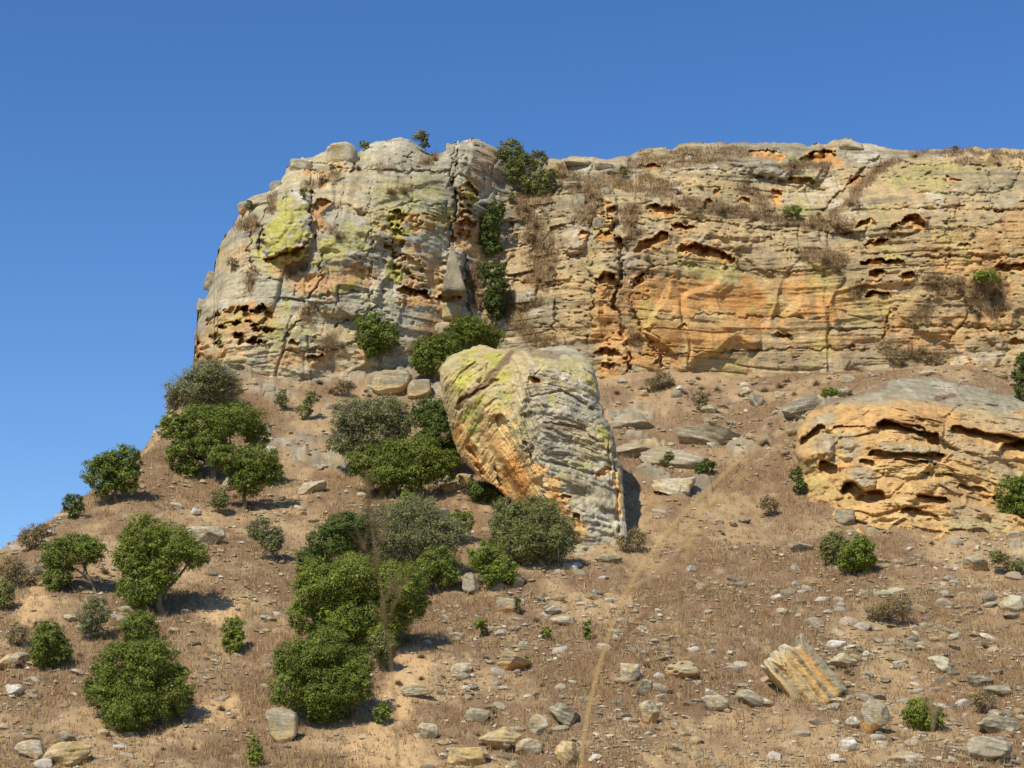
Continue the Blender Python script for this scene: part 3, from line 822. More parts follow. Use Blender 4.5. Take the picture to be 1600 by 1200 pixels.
def mpp(Y):
    """metres per photo pixel at depth Y"""
    return Y / F


# ------------------------------------------------------------------ big rocks shaped from their outline
def outlined_rock(name, outline, centre, depth_pts, tmax, power, shader, facets=None, na=620, nrg=190, back=9.0, seed=1, parent=None):
    ol = np.array(outline, float) - np.array(centre, float)
    ang = np.unwrap(np.arctan2(ol[:, 1], ol[:, 0])); rr = np.hypot(ol[:, 0], ol[:, 1])
    if ang[-1] < ang[0]:
        ang, rr = ang[::-1], rr[::-1]
    th = np.linspace(ang[0], ang[0] + 2 * math.pi, na, endpoint=False)
    R = np.interp(th, np.concatenate([ang, [ang[0] + 2 * math.pi]]), np.concatenate([rr, [rr[0]]]))
    cs, sn = np.cos(th), np.sin(th)
    R = R + 5.0 * fbm(cs * R / 20, sn * R / 20, oct=5, seed=seed, gain=.6)
    r = np.linspace(0.004, 1, nrg) ** 0.8
    px = centre[0] + r[:, None] * (R * cs)[None]; py = centre[1] + r[:, None] * (R * sn)[None]
    dep = tps([(a, b) for a, b, _ in depth_pts], [c for *_, c in depth_pts], 0.001)
    rr_ = np.broadcast_to(r[:, None], px.shape)
    Y0 = dep(px, py)
    if facets:
        A = []
        for tri in facets:      # flat broken faces meeting at real edges
            t3 = np.array(tri, float)
            k3 = np.linalg.solve(np.column_stack([t3[:, :2], np.ones(3)]), t3[:, 2])
            A.append(k3[0] * px + k3[1] * py + k3[2])
        A = np.array(A)
        Y0 = 0.75 * np.log(np.exp((A - A.max(0)) * 3.0).sum(0)) / 3.0 + 0.75 * A.max(0) + 0.25 * Y0
    foot = sst(0.75, 0.3, np.sin(th))[None]
    Y = Y0 + tmax * foot * (1 - np.sqrt(np.clip(1 - rr_ ** power, 0, 1)))
    dsp, rgbv = shader(px, py, Y)
    Y = Y - dsp * lerp(.35, 1.0, sst(1.0, 0.95, rr_))
    Pf = at(px, py, Y)
    # far side
    rb = np.array([0.97, 0.85, 0.6, 0.3, 0.02])
    pxb = centre[0] + rb[:, None] * (R * cs)[None]; pyb = centre[1] + rb[:, None] * (R * sn)[None]
    Yb = Y[-1][None] + back * np.sqrt(1 - rb ** 2)[:, None]
    Pb = at(pxb, pyb, Yb)
    P = np.concatenate([Pf, Pb], 0)
    C = np.concatenate([rgbv, np.repeat(rgbv[-1:], 5, 0)], 0)
    n1_, n2_ = P.shape[:2]
    i = np.arange(n1_ - 1)[:, None] * n2_; j = np.arange(n2_)[None]; k = (np.arange(n2_)[None] + 1) % n2_
    q = np.stack([(i + j), (i + k), (i + n2_ + k), (i + n2_ + j)], -1).reshape(-1, 4)
    return mesh_np(name, P.reshape(-1, 3), q, M_CLIFF, C.reshape(-1, 3), parent=parent)


def strokes(px, py, lst, soft=0.5, nz=0.6, seed=1, fs=12.0):
    n = fbm(px / fs, py / (fs * .8), oct=4, seed=seed)
    m = np.zeros_like(px)
    for pts, r, a in lst:
        d, v, t = poly_dist(px, py, pts)
        m = np.maximum(m, a * sst(1.1, soft, d / r - nz * n))
    return m


def hollows(px, py, disp_, lst, seed=1):
    wx = px + 4 * fbm(px / 14, py / 14, oct=3, seed=seed); wy = py + 3 * fbm(px / 14, py / 10, oct=3, seed=seed + 1)
    o = np.zeros_like(px)
    for pts, r, dpt in lst:
        d, v, t = poly_dist(wx, wy, pts)
        i = sst(1.0, 0.75, d / r)
        disp_ = disp_ - .75 * dpt * i * np.clip(0.6 - 0.55 * v / r, 0.12, 1.0)
        disp_ = disp_ + 0.15 * dpt * sst(1.7, 1.05, d / r) * (v < 0) * (1 - i)
        o = np.maximum(o, sst(1.3, 0.8, d / r))
    return disp_, o


def boulder_shader(px, py, Y):
    P = at(px, py, Y); x, y, z = P[..., 0], P[..., 1], P[..., 2]
    # beds wrap over the block: on the right face they fall to the right, on the left face they stand steep
    left = sst(850, 770, px + 0.12 * (py - 640) * 0)
    s = (z + 0.25 * (x - 1)) * (1 - left) + (0.75 * z - 0.75 * x) * left + 0.5 * fbm(x * .25, z * .25, oct=3, seed=201)
    low = strokes(px, py, [([(770, 680), (790, 740), (830, 780)], 42, 1)], seed=202)
    d = 0.7 * fbm(x * .3, y * .2, z * .3, oct=4, seed=203)
    b2 = fbm(x * .25, s * 1.5, oct=4, seed=204)
    d += 0.30 * np.sign(b2) * np.abs(b2) ** .7 * (1 - .6 * low)
    d += (0.45 - .2 * low) * fbm(x * .9, y * .4, z * 1.2, oct=5, seed=230, gain=.62) - .25 * (1 - .7 * low) * np.abs(fbm(x * .6, s * 1.6, oct=4, seed=231, gain=.6))
    d += 0.16 * fbm(x * .8, s * 4.5, oct=3, seed=205)
    d += 0.08 * fbm(x * 3, z * 3, oct=2, seed=206)
    # flutes on the overhanging orange face
    fl = fbm((x * .8 + z * .45) * 1.3, (z * .8 - x * .4) * .22, oct=3, seed=207)
    d += low * 0.6 * fl
    for pts, r, a in [([(830, 572), (812, 640), (812, 690), (838, 745)], 10, 0.5)]:
        dd, v, t = poly_dist(px, py, pts); d += a * np.clip(1 - dd / r, 0, 1)
    for pts, r, a in [([(716, 640), (722, 625), (745, 612), (775, 595)], 5, 1.0), ([(795, 545), (765, 570), (748, 600)], 5, .6), ([(735, 700), (745, 722), (752, 740)], 5, 1.4), ([(772, 728), (784, 758)], 4, 1.2), ([(820, 690), (832, 725)], 4, .9),
                      ([(850, 660), (905, 668), (935, 690)], 4, .7), ([(858, 720), (920, 740), (950, 742)], 4, .6), ([(830, 620), (880, 610), (925, 640)], 4, .6), ([(962, 690), (960, 740), (968, 830)], 4, .9), ([(950, 690), (956, 760)], 3, .7), ([(835, 590), (850, 570)], 4, .4)]:
        dd, v, t = poly_dist(px + 3 * fbm(px / 9, py / 9, oct=2, seed=208), py, pts); d -= .6 * a * sst(r, r * .15, dd / np.clip(.8 + .9 * vn(px / 7, py / 7, seed=209), .25, 1.6))
    d, o = hollows(px, py, d, [([(828, 592), (840, 596)], 5, 1.0), ([(835, 604)], 4, .8), ([(855, 597)], 3, .8), ([(782, 655), (786, 668)], 9, 1.0), ([(880, 776), (888, 778)], 4, .9), ([(900, 808), (905, 822)], 7, 1.2), ([(945, 655)], 4, .8), ([(975, 690)], 4, 1.0), ([(935, 742), (950, 735)], 6, .8)], 209)
    g = fbm(x * .35, z * .35, oct=4, seed=210); gs = fbm(x * .3, s * 1.6, oct=4, seed=211); sp = vn(x * 3, z * 3, seed=212)
    c = lerp(lin(174, 164, 136), lin(184, 168, 126), sst(-.2, .35, g)[..., None]); c = lerp(c, C_DGREY, (.5 * sst(.15, .45, gs))[..., None]); c = lerp(c, C_WHITE, (.9 * sst(.1, .45, -gs) * sst(-.4, .2, sp))[..., None])
    rx_ = np.interp(py, [540, 575, 640, 700, 760, 820, 860], [835, 832, 812, 815, 842, 890, 905])
    c = lerp(c, lerp(lin(180, 164, 106), lin(196, 170, 112), sst(-.2, .3, g)[..., None]), (.7 * sst(26, -34, px - rx_ + 30 * g + 10 * sp))[..., None])
    om = strokes(px, py, [([(765, 680), (785, 730), (825, 770)], 46, 1), ([(720, 680), (745, 735), (790, 775)], 26, 1), ([(835, 740), (838, 780)], 16, 1), ([(745, 625), (775, 640)], 12, .8), ([(840, 590)], 14, .9), ([(860, 760), (880, 810), (905, 830)], 18, .9), ([(920, 760)], 10, .7), ([(965, 740), (968, 800)], 7, .9), ([(915, 700)], 9, .3)], seed=213)
    oc = lerp(C_CREAM * 1.06, C_ORANGE, (.6 * sst(-.2, .4, fl))[..., None]); oc = lerp(oc, C_DORANGE, (.7 * sst(.15, .55, g + .3 * fl))[..., None])
    c = lerp(c, oc, np.maximum(om, o)[..., None])
    lm = strokes(px, py, [([(735, 560), (722, 600)], 16, .9), ([(775, 560), (762, 590), (785, 585)], 14, 1), ([(745, 655), (742, 675)], 14, 1), ([(760, 620), (730, 650)], 12, .8), ([(712, 620)], 9, .9), ([(790, 620), (775, 640)], 9, .8), ([(862, 622), (866, 630)], 8, 1), ([(945, 670), (950, 685)], 9, .8), ([(880, 735), (910, 730)], 16, .5), ([(808, 650), (806, 680)], 7, .8), ([(920, 590), (928, 620)], 10, .5), ([(760, 550)], 14, .5), ([(850, 560), (905, 580)], 18, .35)], seed=214, nz=1.0)
    c = lerp(c, lerp(C_LICHEN2, C_LICHEN, sst(-.3, .2, g)[..., None]), (lm * sst(-.8, 0, sp + g))[..., None])
    vm_ = strokes(px, py, [([(800, 550), (775, 580), (750, 605), (718, 628)], 7, .9), ([(850, 665), (905, 672)], 6, .7), ([(830, 552), (870, 556)], 7, .6)], seed=215)
    c = lerp(c, C_DRY * .85, vm_[..., None])
    return d, c * (1 + .1 * sp[..., None] + .34 * fbm(x * 1.6, z * 2.4, oct=4, seed=248, gain=.65)[..., None])


BO = [(687, 578), (689, 568), (700, 560), (725, 548), (750, 540), (772, 543), (800, 549), (830, 547), (860, 543), (885, 540), (905, 547), (922, 566), (934, 595), (938, 625), (946, 650), (960, 688), (968, 720), (973, 770), (977, 812), (979, 840), (972, 868), (930, 880), (895, 872), (868, 850), (842, 822), (815, 796), (790, 774), (765, 754), (744, 738), (726, 720), (713, 698), (704, 668), (696, 640), (689, 610)]
BD = [(830, 575, 143.5), (812, 640, 140.5), (813, 690, 139.5), (838, 745, 139), (700, 600, 146), (708, 650, 147.5), (735, 705, 147), (770, 690, 143.8), (792, 740, 143), (775, 770, 145.5), (760, 615, 142.8), (740, 570, 146), (760, 548, 148),
      (880, 555, 149), (880, 610, 144), (900, 660, 141.8), (945, 700, 143.2), (930, 790, 140), (880, 780, 138.6), (880, 850, 138.0), (960, 840, 139.4), (920, 850, 138.2), (930, 600, 149), (840, 830, 141)]
FACE = [((812, 690, 139.5), (950, 700, 142.6), (900, 830, 138.2)), ((812, 690, 139.6), (838, 745, 139.0), (705, 640, 147.5)), ((830, 575, 143.5), (890, 555, 149.5), (760, 560, 147.0)), ((812, 640, 140.5), (700, 590, 146.5), (765, 560, 146.0))]
boulder = outlined_rock("boulder", BO, (835, 690), BD, 2.0, 18, boulder_shader, FACE, 560, 165, 5.5, 220)
tag(boulder, "huge leaning grey boulder with an orange overhang and yellow lichen on its top", "boulder")


def outcrop_shader(px, py, Y):
    P = at(px, py, Y); x, y, z = P[..., 0], P[..., 1], P[..., 2]
    s = z + 0.16 * (x - 30) * sst(1380, 1560, px) + 0.45 * fbm(x * .22, z * .25, oct=3, seed=301)
    upper = sst(655, 625, py - 0.03 * (px - 1400))
    d = 0.9 * fbm(x * .25, y * .2, z * .3, oct=4, seed=303) * (1 - .5 * upper)
    b2 = fbm(x * .2, s * 1.4, oct=4, seed=304)
    d += 0.38 * np.sign(b2) * np.abs(b2) ** .7 * (1 - .7 * upper)
    d += 0.75 * fbm(x * .7, y * .4, z * 1.0, oct=5, seed=330, gain=.62) * (1 - .6 * upper) - .3 * np.abs(fbm(x * .4, s * 1.2, oct=4, seed=331, gain=.6)) * (1 - .7 * upper)
    f1, f2, cid = worley(x / 3.2 + .4 * fbm(x * .4, z * .4, oct=2, seed=332), z / 1.9 + .4 * fbm(x * .4, z * .4, oct=2, seed=333), 334)
    d += 1.2 * (cid - .5) * sst(0, .14, f2 - f1) * (1 - .6 * upper)
    d += 0.14 * fbm(x * .7, s * 4.5, oct=3, seed=305); d += 0.08 * fbm(x * 3, z * 3, oct=2, seed=306)
    cross = fbm((x + 1.2 * z) * .3, (z + .35 * x) * 5, oct=2, seed=307)
    d += 0.10 * cross * upper
    for pts, r, a in [([(1290, 690), (1290, 705)], 14, 1.2), ([(1340, 742), (1350, 750)], 20, 1.4), ([(1370, 700), (1460, 703)], 9, 1.0), ([(1300, 720)], 14, .8), ([(1420, 770)], 30, .8), ([(1500, 790)], 30, .6), ([(1380, 650), (1460, 655)], 10, .5)]:
        dd, v, t = poly_dist(px, py, pts); d += a * np.sqrt(np.clip(1 - (dd / r) ** 2, 0, 1))
    d, o = hollows(px, py, d, [([(1380, 668), (1400, 672), (1430, 684), (1458, 686)], 13, 3.4), ([(1384, 662), (1440, 672)], 8, 1.5), ([(1492, 672), (1530, 682), (1570, 690), (1600, 694)], 10, 3.0), ([(1575, 705), (1592, 700)], 14, 3.0), ([(1364, 708), (1410, 713), (1470, 712)], 6, 2.0),
                               ([(1258, 690), (1272, 680), (1282, 672)], 9, 2.6), ([(1247, 685)], 7, 2.0), ([(1288, 728), (1300, 734)], 10, 2.4), ([(1328, 765), (1345, 778), (1370, 778)], 15, 3.6), ([(1350, 722), (1362, 726)], 6, 1.6), ([(1440, 778), (1475, 784)], 8, 2.2), ([(1400, 720), (1450, 724)], 4, 1.2),
                               ([(1438, 740), (1452, 741)], 3, 1.0), ([(1465, 743), (1485, 743)], 3, 1.0), ([(1305, 668), (1350, 668)], 4, .9), ([(1420, 800), (1460, 815)], 12, 1.2), ([(1510, 818)], 6, 1.4), ([(1310, 780)], 6, 1.4), ([(1500, 760), (1540, 768)], 5, 1.0), ([(1560, 780), (1570, 790)], 8, 1.2)], 309)
    g = fbm(x * .3, z * .3, oct=4, seed=310); gs = fbm(x * .2, s * 1.6, oct=4, seed=311); sp = vn(x * 3, z * 3, seed=312)
    oc = lerp(C_ORANGE, C_CREAM, sst(-.1, .45, gs)[..., None]); oc = lerp(oc, C_DORANGE, (.8 * sst(-.05, .4, g))[..., None])
    oc = lerp(oc, C_VARN, (.55 * sst(.15, .5, fbm(x * .9, z * .18, oct=4, seed=340)))[..., None])
    oc = lerp(oc, C_LICHEN2 * np.array([1.0, .9, .7]), (.75 * sst(.1, .5, -g))[..., None])
    oc = lerp(oc, lin(190, 164, 114), .5)
    gr = lerp(C_GREY, C_WHITE, .6 * sst(0, .5, fbm(x * 1.1, z * .15, oct=4, seed=313))[..., None]); gr = lerp(gr, C_DGREY, (.5 * sst(.1, .5, gs))[..., None])
    topm = sst(640, 622, py - 0.10 * np.clip(px - 1450, 0, 200) + 14 * g)
    greym = strokes(px, py, [([(1285, 690), (1300, 695)], 22, .7), ([(1340, 742), (1355, 748)], 18, .8), ([(1320, 690), (1330, 700)], 20, .7), ([(1380, 700), (1460, 708)], 11, .7), ([(1480, 690), (1570, 730)], 22, .5), ([(1300, 650), (1270, 665)], 12, .7), ([(1260, 770)], 10, .8), ([(1440, 665)], 10, .5), ([(1520, 650), (1590, 660)], 18, .5), ([(1500, 810), (1560, 815)], 24, .5)], seed=314)
    c = lerp(oc, gr * .92, np.clip(np.maximum(topm, greym * (1 - .6 * o)), 0, 1)[..., None])
    c = lerp(c, C_DGREY, (.5 * sst(.2, .5, cross) * upper)[..., None])
    vm_ = strokes(px, py, [([(1465, 622), (1490, 618)], 5, 1.0), ([(1260, 640), (1330, 615), (1380, 600)], 8, .7)], seed=315)
    c = lerp(c, C_DRY * .85, vm_[..., None])
    return d, c * (1 + .1 * sp[..., None] + .34 * fbm(x * 1.6, z * 2.4, oct=4, seed=248, gain=.65)[..., None])


OO = [(1243, 690), (1246, 668), (1262, 648), (1290, 632), (1330, 617), (1370, 604), (1410, 591), (1450, 591), (1500, 601), (1550, 614), (1600, 628), (1660, 640), (1705, 665), (1722, 720), (1712, 800), (1650, 870), (1590, 890), (1540, 890), (1480, 892), (1430, 890), (1385, 884), (1340, 872), (1300, 850), (1270, 825), (1256, 790), (1251, 740)]
OD = [(1430, 597, 161), (1430, 630, 153), (1330, 640, 155), (1280, 690, 152.5), (1255, 740, 152), (1262, 770, 151), (1400, 660, 149.5), (1450, 700, 147.5), (1450, 760, 144.8), (1450, 840, 140.4), (1390, 830, 142), (1330, 740, 149.5), (1320, 800, 146.5), (1550, 640, 153), (1540, 690, 149), (1590, 720, 149), (1560, 800, 143), (1600, 850, 139.8), (1650, 700, 150), (1700, 750, 150), (1650, 820, 143), (1300, 860, 141), (1450, 890, 137)]
outcrop = outlined_rock("rock_outcrop", OO, (1460, 725), OD, 2.4, 14, outcrop_shader, None, 620, 155, 12.0, 320)
tag(outcrop, "wide orange rock outcrop with deep hollows and a grey streaked cap at the right edge", "outcrop")

# ------------------------------------------------------------------ loose rocks
import bmesh


def ico(sub):
    bm_ = bmesh.new()
    bmesh.ops.create_icosphere(bm_, subdivisions=sub, radius=1.0)
    V = np.array([v.co[:] for v in bm_.verts]); Fc = np.array([[v.index for v in f.verts] for f in bm_.faces])
    bm_.free()
    return V, Fc


ICO = {k: ico(k) for k in (1, 2, 3, 4, 5)}


def rock_shape(seed, sub=3, facets=11, rough=0.06, strata=0.03, squash=0.75):
    V, Fc = ICO[sub]
    r = np.random.default_rng(seed)
    P = V.copy() * 1.25
    for k in range(facets):
        n = r.normal(size=3); n /= np.linalg.norm(n)
        h = r.uniform(0.62, 0.95)
        dd = P @ n - h
        P = P - np.clip(dd, 0, None)[:, None] * n[None] * 0.93
    o = seed * 3.7
    P *= (1 + rough * fbm(P[:, 0] * 2 + o, P[:, 1] * 2, P[:, 2] * 2, oct=3, seed=seed) * 2)[:, None]
    st = vn(P[:, 0] * .6 + o, P[:, 2] * 7 + .5 * P[:, 0], seed=seed + 1)
    P[:, :2] *= (1 + strata * st)[:, None]
    m = np.abs(P).max(0)
    P = P / m[None]
    return P, Fc


PROTO = []
for k in range(12):
    P, Fc = rock_shape(400 + k, 3, 9 + k % 5, 0.05, 0.03)
    PROTO.append(mesh_np("stone_shape", P, Fc, M_STONE, smooth=(k % 3 != 0), link=False))


def place_stone(px, py, w, h, k, rz, tilt=0.0, sink=0.45, depth=None):
    g = ground_at(px, py + h * 0.3)
    s = mpp(g[1])
    o = obj_of("stone", PROTO[k % len(PROTO)])
    o.scale = (w * s / 2, (depth or w * 0.8) * s / 2, h * s / 2 * 1.15)
    o.rotation_euler = (0.35 * random.uniform(-.5, 1), tilt, rz)
    o.location = g + np.array([0, h * s * 0.2, h * s * (0.5 - sink)])
    return o


NAMED = [  # px, py, w, h, tilt deg, style, label, name
    (440, 1135, 50, 56, -8, 'block', "square grey block of rock at the foot of the big lower green tree", 13),
    (318, 834, 66, 36, 6, 'pale', "pale rounded boulder right of the twin-crowned tree on the left slope", 3),
    (687, 806, 34, 38, 20, 'grey', "grey pointed boulder between bushes left of the huge leaning boulder", 5),
    (485, 762, 52, 22, -16, 'pale', "flat pale slab lying in grass left of the green thicket", 7),
    (800, 1032, 58, 40, 0, 'ochre', "grey boulder with an ochre patch in the middle of the lower slope", 9),
    (782, 1156, 66, 38, 0, 'yellow', "smooth yellowish boulder at the bottom edge beside a cream stone", 11),
    (823, 1170, 44, 30, -5, 'pale', "cream stone just right of the smooth yellowish boulder", 12),
    (880, 1118, 48, 34, 18, 'grey', "angular split grey stone right of a small round boulder", 14),
    (841, 1135, 30, 36, 0, 'pale', "small upright pale stone above the cream stone at the bottom", 15),
    (888, 1182, 44, 44, 25, 'yellow', "tall tan boulder cut by the bottom edge near the grass stems", 16),
    (728, 1180, 66, 40, 10, 'yellow', "broad tan boulder at the bottom edge left of the smooth yellowish one", 17),
    (984, 1050, 32, 34, 0, 'pale', "roundish white stone beside the bent grass stalks", 18),
    (1065, 1048, 58, 32, 8, 'ochre', "long pitted grey stone with an ochre underside", 19),
    (1014, 1114, 32, 38, 0, 'ochre', "pitted pale stone with dark holes and an ochre foot", 20),
    (1006, 1075, 24, 28, 20, 'grey', "small slanted grey stone below the roundish white one", 21),
    (650, 1080, 54, 24, -4, 'pale', "low pale stone right of the sandy patch", 22),
    (668, 1142, 32, 30, -25, 'pale', "pale stone tilted left beside the sandy patch", 23),
    (745, 1116, 40, 26, 4, 'grey', "flat-topped grey stone above the broad tan boulder", 24),
    (720, 1044, 34, 20, -10, 'pale', "smooth pale stone above the low one near the sand", 25),
    (1250, 1052, 118, 96, -38, 'striped', "large tilted block with yellow and grey upright layers", 26),
    (1366, 1122, 48, 60, 28, 'ochre', "split wedge of grey rock with an orange broken face", 27),
    (1334, 1130, 26, 20, 0, 'white', "small white stone left of the split wedge rock", 28),
    (1328, 1164, 32, 24, 0, 'white', "bright white stone below the split wedge rock", 29),
    (1412, 1184, 68, 20, -4, 'pale', "long flat pale slab near the bottom right", 30),
    (1540, 1168, 72, 46, 8, 'grey', "big grey boulder at the bottom right with a dark cleft", 31),
    (1555, 1130, 70, 34, 6, 'grey', "low grey boulder behind the big bottom right boulder", 32),
    (1470, 1040, 48, 28, 14, 'pale', "rounded pale stone on the right of the striped block", 33),
    (1314, 1034, 54, 26, 4, 'pale', "pale oblong stone just behind the striped block", 34),
    (1305, 1006, 34, 18, -6, 'white', "small white stone above the oblong one behind the block", 35),
    (1254, 855, 46, 20, 8, 'grey', "grey slab in the grass left of the two-toned bush", 36),
    (1324, 806, 40, 36, 0, 'grey', "grey boulder resting at the foot of the orange outcrop", 37),
    (1582, 942, 40, 32, 0, 'pale', "round boulder at the right edge of the slope", 38),
    (1548, 934, 26, 26, 0, 'grey', "small grey stone left of the round right-edge boulder", 39),
    (1528, 882, 44, 26, 10, 'ochre', "layered dark stone below the outcrop's right end", 40),
    (1562, 1080, 50, 20, 6, 'grey', "low smooth rock hump near the right edge", 41),
    (1530, 1066, 50, 18, 6, 'grey', "low flat rock left of the smooth hump near the right edge", 42),
    (1168, 1092, 60, 24, 20, 'grey', "slanted grey slab left of the striped block", 43),
    (1118, 1100, 46, 30, 24, 'pale', "pale slab sloping right beside the grass stalks", 44),
    (762, 915, 24, 12, 0, 'yellow', "flat tan stone below the bright green round bush", 45),
    (735, 912, 34, 36, 10, 'grey', "dull grey boulder left of the flat tan stone", 46),
    (811, 908, 22, 22, 0, 'pale', "round pale stone at the right of the bright bush", 47),
    (792, 945, 38, 32, 0, 'ochre', "boulder with a yellow side below the bright bush", 48),
    (862, 955, 36, 16, -4, 'white', "low white stone in the grass under the grey-green bush", 49),
    (880, 970, 40, 16, 3, 'pale', "longish pale stone below the low white one", 50),
    (955, 874, 50, 14, 3, 'grey', "long grey rock at the foot of the leaning boulder", 51),
    (725, 752, 34, 24, -10, 'cream', "cracked cream rock at the lower left of the leaning boulder", 52),
    (703, 762, 30, 18, 0, 'cream', "pale cream rock tucked under the thicket's right end", 53),
    (612, 600, 64, 40, 0, 'block', "grey jointed block with a cream base below the cliff foot", 54),
    (655, 606, 40, 34, -10, 'block', "smaller grey block right of the jointed one below the cliff", 55),
    (275, 790, 22, 16, 15, 'pale', "small pale rock left of the shaded gnarled tree", 56),
    (305, 800, 20, 12, 0, 'white', "small whitish rock above the pale rounded boulder", 57),
    (356, 756, 26, 24, -20, 'pale', "pale rock in the shade between the two upper left trees", 58),
    (56, 892, 26, 20, 0, 'grey', "grey rock beside the umbrella-shaped tree", 59),
    (78, 832, 20, 16, 0, 'white', "pale rock on the left skyline", 60),
    (110, 1182, 84, 44, -10, 'yellow', "broad pale rock at the bottom left corner", 61),
    (50, 1172, 50, 30, 0, 'pale', "half-buried rock left of the broad bottom left one", 62),
    (104, 1152, 28, 22, 10, 'grey', "small dark-sided rock above the broad bottom left one", 63),
    (20, 1078, 30, 20, 0, 'white', "white stone near the left edge", 64),
    (12, 1035, 40, 26, -20, 'yellow', "tan slanted rock at the left edge", 65),
    (1250, 636, 76, 30, -12, 'grey', "grey layered slab above the outcrop's left end", 66),
    (1180, 626, 30, 24, 40, 'grey', "tilted grey slab on the grass below the cliff", 67),
    (1165, 612, 26, 16, 10, 'pale', "pale rock just below the orange cliff wall", 68),
    (1004, 614, 20, 14, 10, 'ochre', "small yellowish rock right of the leaning boulder's top", 69),
    (1218, 617, 18, 14, 0, 'pale', "small pale rock above the grey layered slab", 70),
    (1110, 672, 80, 50, 20, 'brown', "big smooth grey hump on the grass right of the leaning boulder", 71),
    (1060, 712, 90, 44, 12, 'brown', "long grey hump below the big smooth one", 72),
    (1000, 700, 70, 34, 0, 'brown', "grey hump touching the leaning boulder's right side", 73),
    (1060, 752, 60, 34, 14, 'pale', "pale pitted hump lowest of the humps beside the leaning boulder", 74),
    (1105, 640, 30, 14, 0, 'pale', "flat pale stone above the big smooth hump", 75),
    (990, 660, 60, 22, 0, 'brown', "low grey ledge at the top of the humps beside the boulder", 76)]


def style_tint(P, style, seed):
    x, y, z = P[:, 0] * 2 + seed, P[:, 1] * 2, P[:, 2] * 2
    g = fbm(x, y, z, oct=4, seed=seed); st = fbm(x * .5, z * 4 + x, oct=3, seed=seed + 3)
    if style == 'striped':
        st = .6 * vn(P[:, 0] * 9 + .8 * g, P[:, 2] * .7, seed=seed) + .6 * vn(P[:, 0] * 4 + .6 * g, P[:, 2] * .8, seed=seed + 7)
        c = lerp(C_CREAM, C_GREY, sst(-.2, .3, st)[:, None]); c = lerp(c, C_ORANGE, (.6 * sst(.35, .7, -st))[:, None])
        c = lerp(c, C_WHITE, (sst(0.45, .9, P[:, 2]) * .7)[:, None])
        return lerp(c, C_GREY, sst(0.55, 0.8, P[:, 0])[:, None])
    a, b = {'grey': (C_GREY, C_DGREY), 'pale': (lin(190, 180, 150), C_TAN), 'white': (lin(212, 204, 186), C_GREY), 'yellow': (lin(200, 172, 114), C_TAN), 'brown': (lin(160, 146, 116), C_GREY),
            'cream': (C_CREAM, C_GREY), 'ochre': (C_TAN, C_GREY), 'block': (C_TAN * .9, C_GREY)}[style]
    c = lerp(a, b, sst(-.25, .3, g)[:, None])
    c = lerp(c, C_DGREY, (.5 * sst(.2, .5, st))[:, None])
    if style in ('ochre', 'block', 'cream'):
        c = lerp(c, C_ORANGE if style == 'ochre' else C_CREAM, (sst(-.1, -.5, P[:, 2] + .5 * g) * (.9 if style != 'block' else .6))[:, None])
    return lerp(c, C_WHITE, (.5 * sst(.2, .5, -st))[:, None])


for (px, py, w, h, tilt, style, label, sd_) in NAMED:
    big = w * h > 1500
    P, Fc = rock_shape(500 + sd_, 5 if big else 4, 7 if style == 'block' else 10, 0.05, 0.05)
    if style == 'striped':
        V5 = ICO[5][0]
        P = V5 / np.abs(V5).max(1)[:, None]
        li = np.floor((P[:, 0] + 1) * 6.5 + .5 * P[:, 0] ** 2 + .35 * vn(P[:, 2] * 1.5, P[:, 1] * 1.5, seed=9)).astype(np.int64)
        z0_ = li * 0
        h1, h2, h3 = _hash(li, z0_, z0_, 61), _hash(li, z0_ + 1, z0_, 62), _hash(li, z0_ + (P[:, 2] > 0), z0_, 63)
        P[:, 2] *= 1 - .42 * h2 * (P[:, 2] > 0) - .12 * h3
        P[:, 1] *= 1 - .28 * h1 * (P[:, 1] < 0)
        P[:, 1] += .05 * vn(P[:, 0] * 3, P[:, 2] * 5, seed=13)
        P[:, 0] += .06 * fbm(P[:, 2] * 2, P[:, 1] * 2, oct=3, seed=14)
        P *= (1 + .05 * fbm(P[:, 0] * 4, P[:, 1] * 4, P[:, 2] * 4, oct=3, seed=12))[:, None]
    elif sd_ in (20, 19):
        f1, f2, cid = worley(P[:, 0] * 2.3 + sd_, P[:, 2] * 2.3, sd_)
        P[:, 1] += 0.25 * sst(.4, .15, f1) * (P[:, 1] < 0) * (cid > .5)
    if style == 'block':
        P = np.sign(P) * np.abs(P) ** 0.6
    t = style_tint(P, style, sd_)
    g = ground_at(px, min(py + h * 0.42, 1196))
    if g[1] > 500:
        g = ground_at(px + 8, py + h * 0.42 + 14)
    s = mpp(g[1])
    dp = min(w, h * 1.6) * 0.75
    a = math.radians(tilt); ca, sa = math.cos(a), math.sin(a)
    Q = P * np.array([w / 2, dp / 2, h / 2]) * s * 1.06
    if style == 'striped':
        Q = P * np.array([76 / 2, 60 / 2, 124 / 2]) * s
        Q[:, 2] -= 6 * s
    x, z = Q[:, 0] * ca + Q[:, 2] * sa * (1 if style in ('striped',) else 1), -Q[:, 0] * sa + Q[:, 2] * ca
    Q = np.stack([x, Q[:, 1], z], -1)
    if style == 'striped':
        Q[:, 0] = -Q[:, 0]
        Q[:, 0] = Q[:, 0] * -1
    o = mesh_np("humped_rock" if sd_ in (71, 72, 73, 74, 76) else ("rock_block" if style in ('block', 'striped') else "rock"), Q, Fc, M_CLIFF, t)
    c = at(px, py, g[1] + dp * s * 0.22)
    if sd_ in (71, 72, 73, 74, 76):
        c[2] -= h * s * 0.28; o.scale = (1.35, 1.3, 1.1)
    o.location = c
    tag(o, label, "rock")

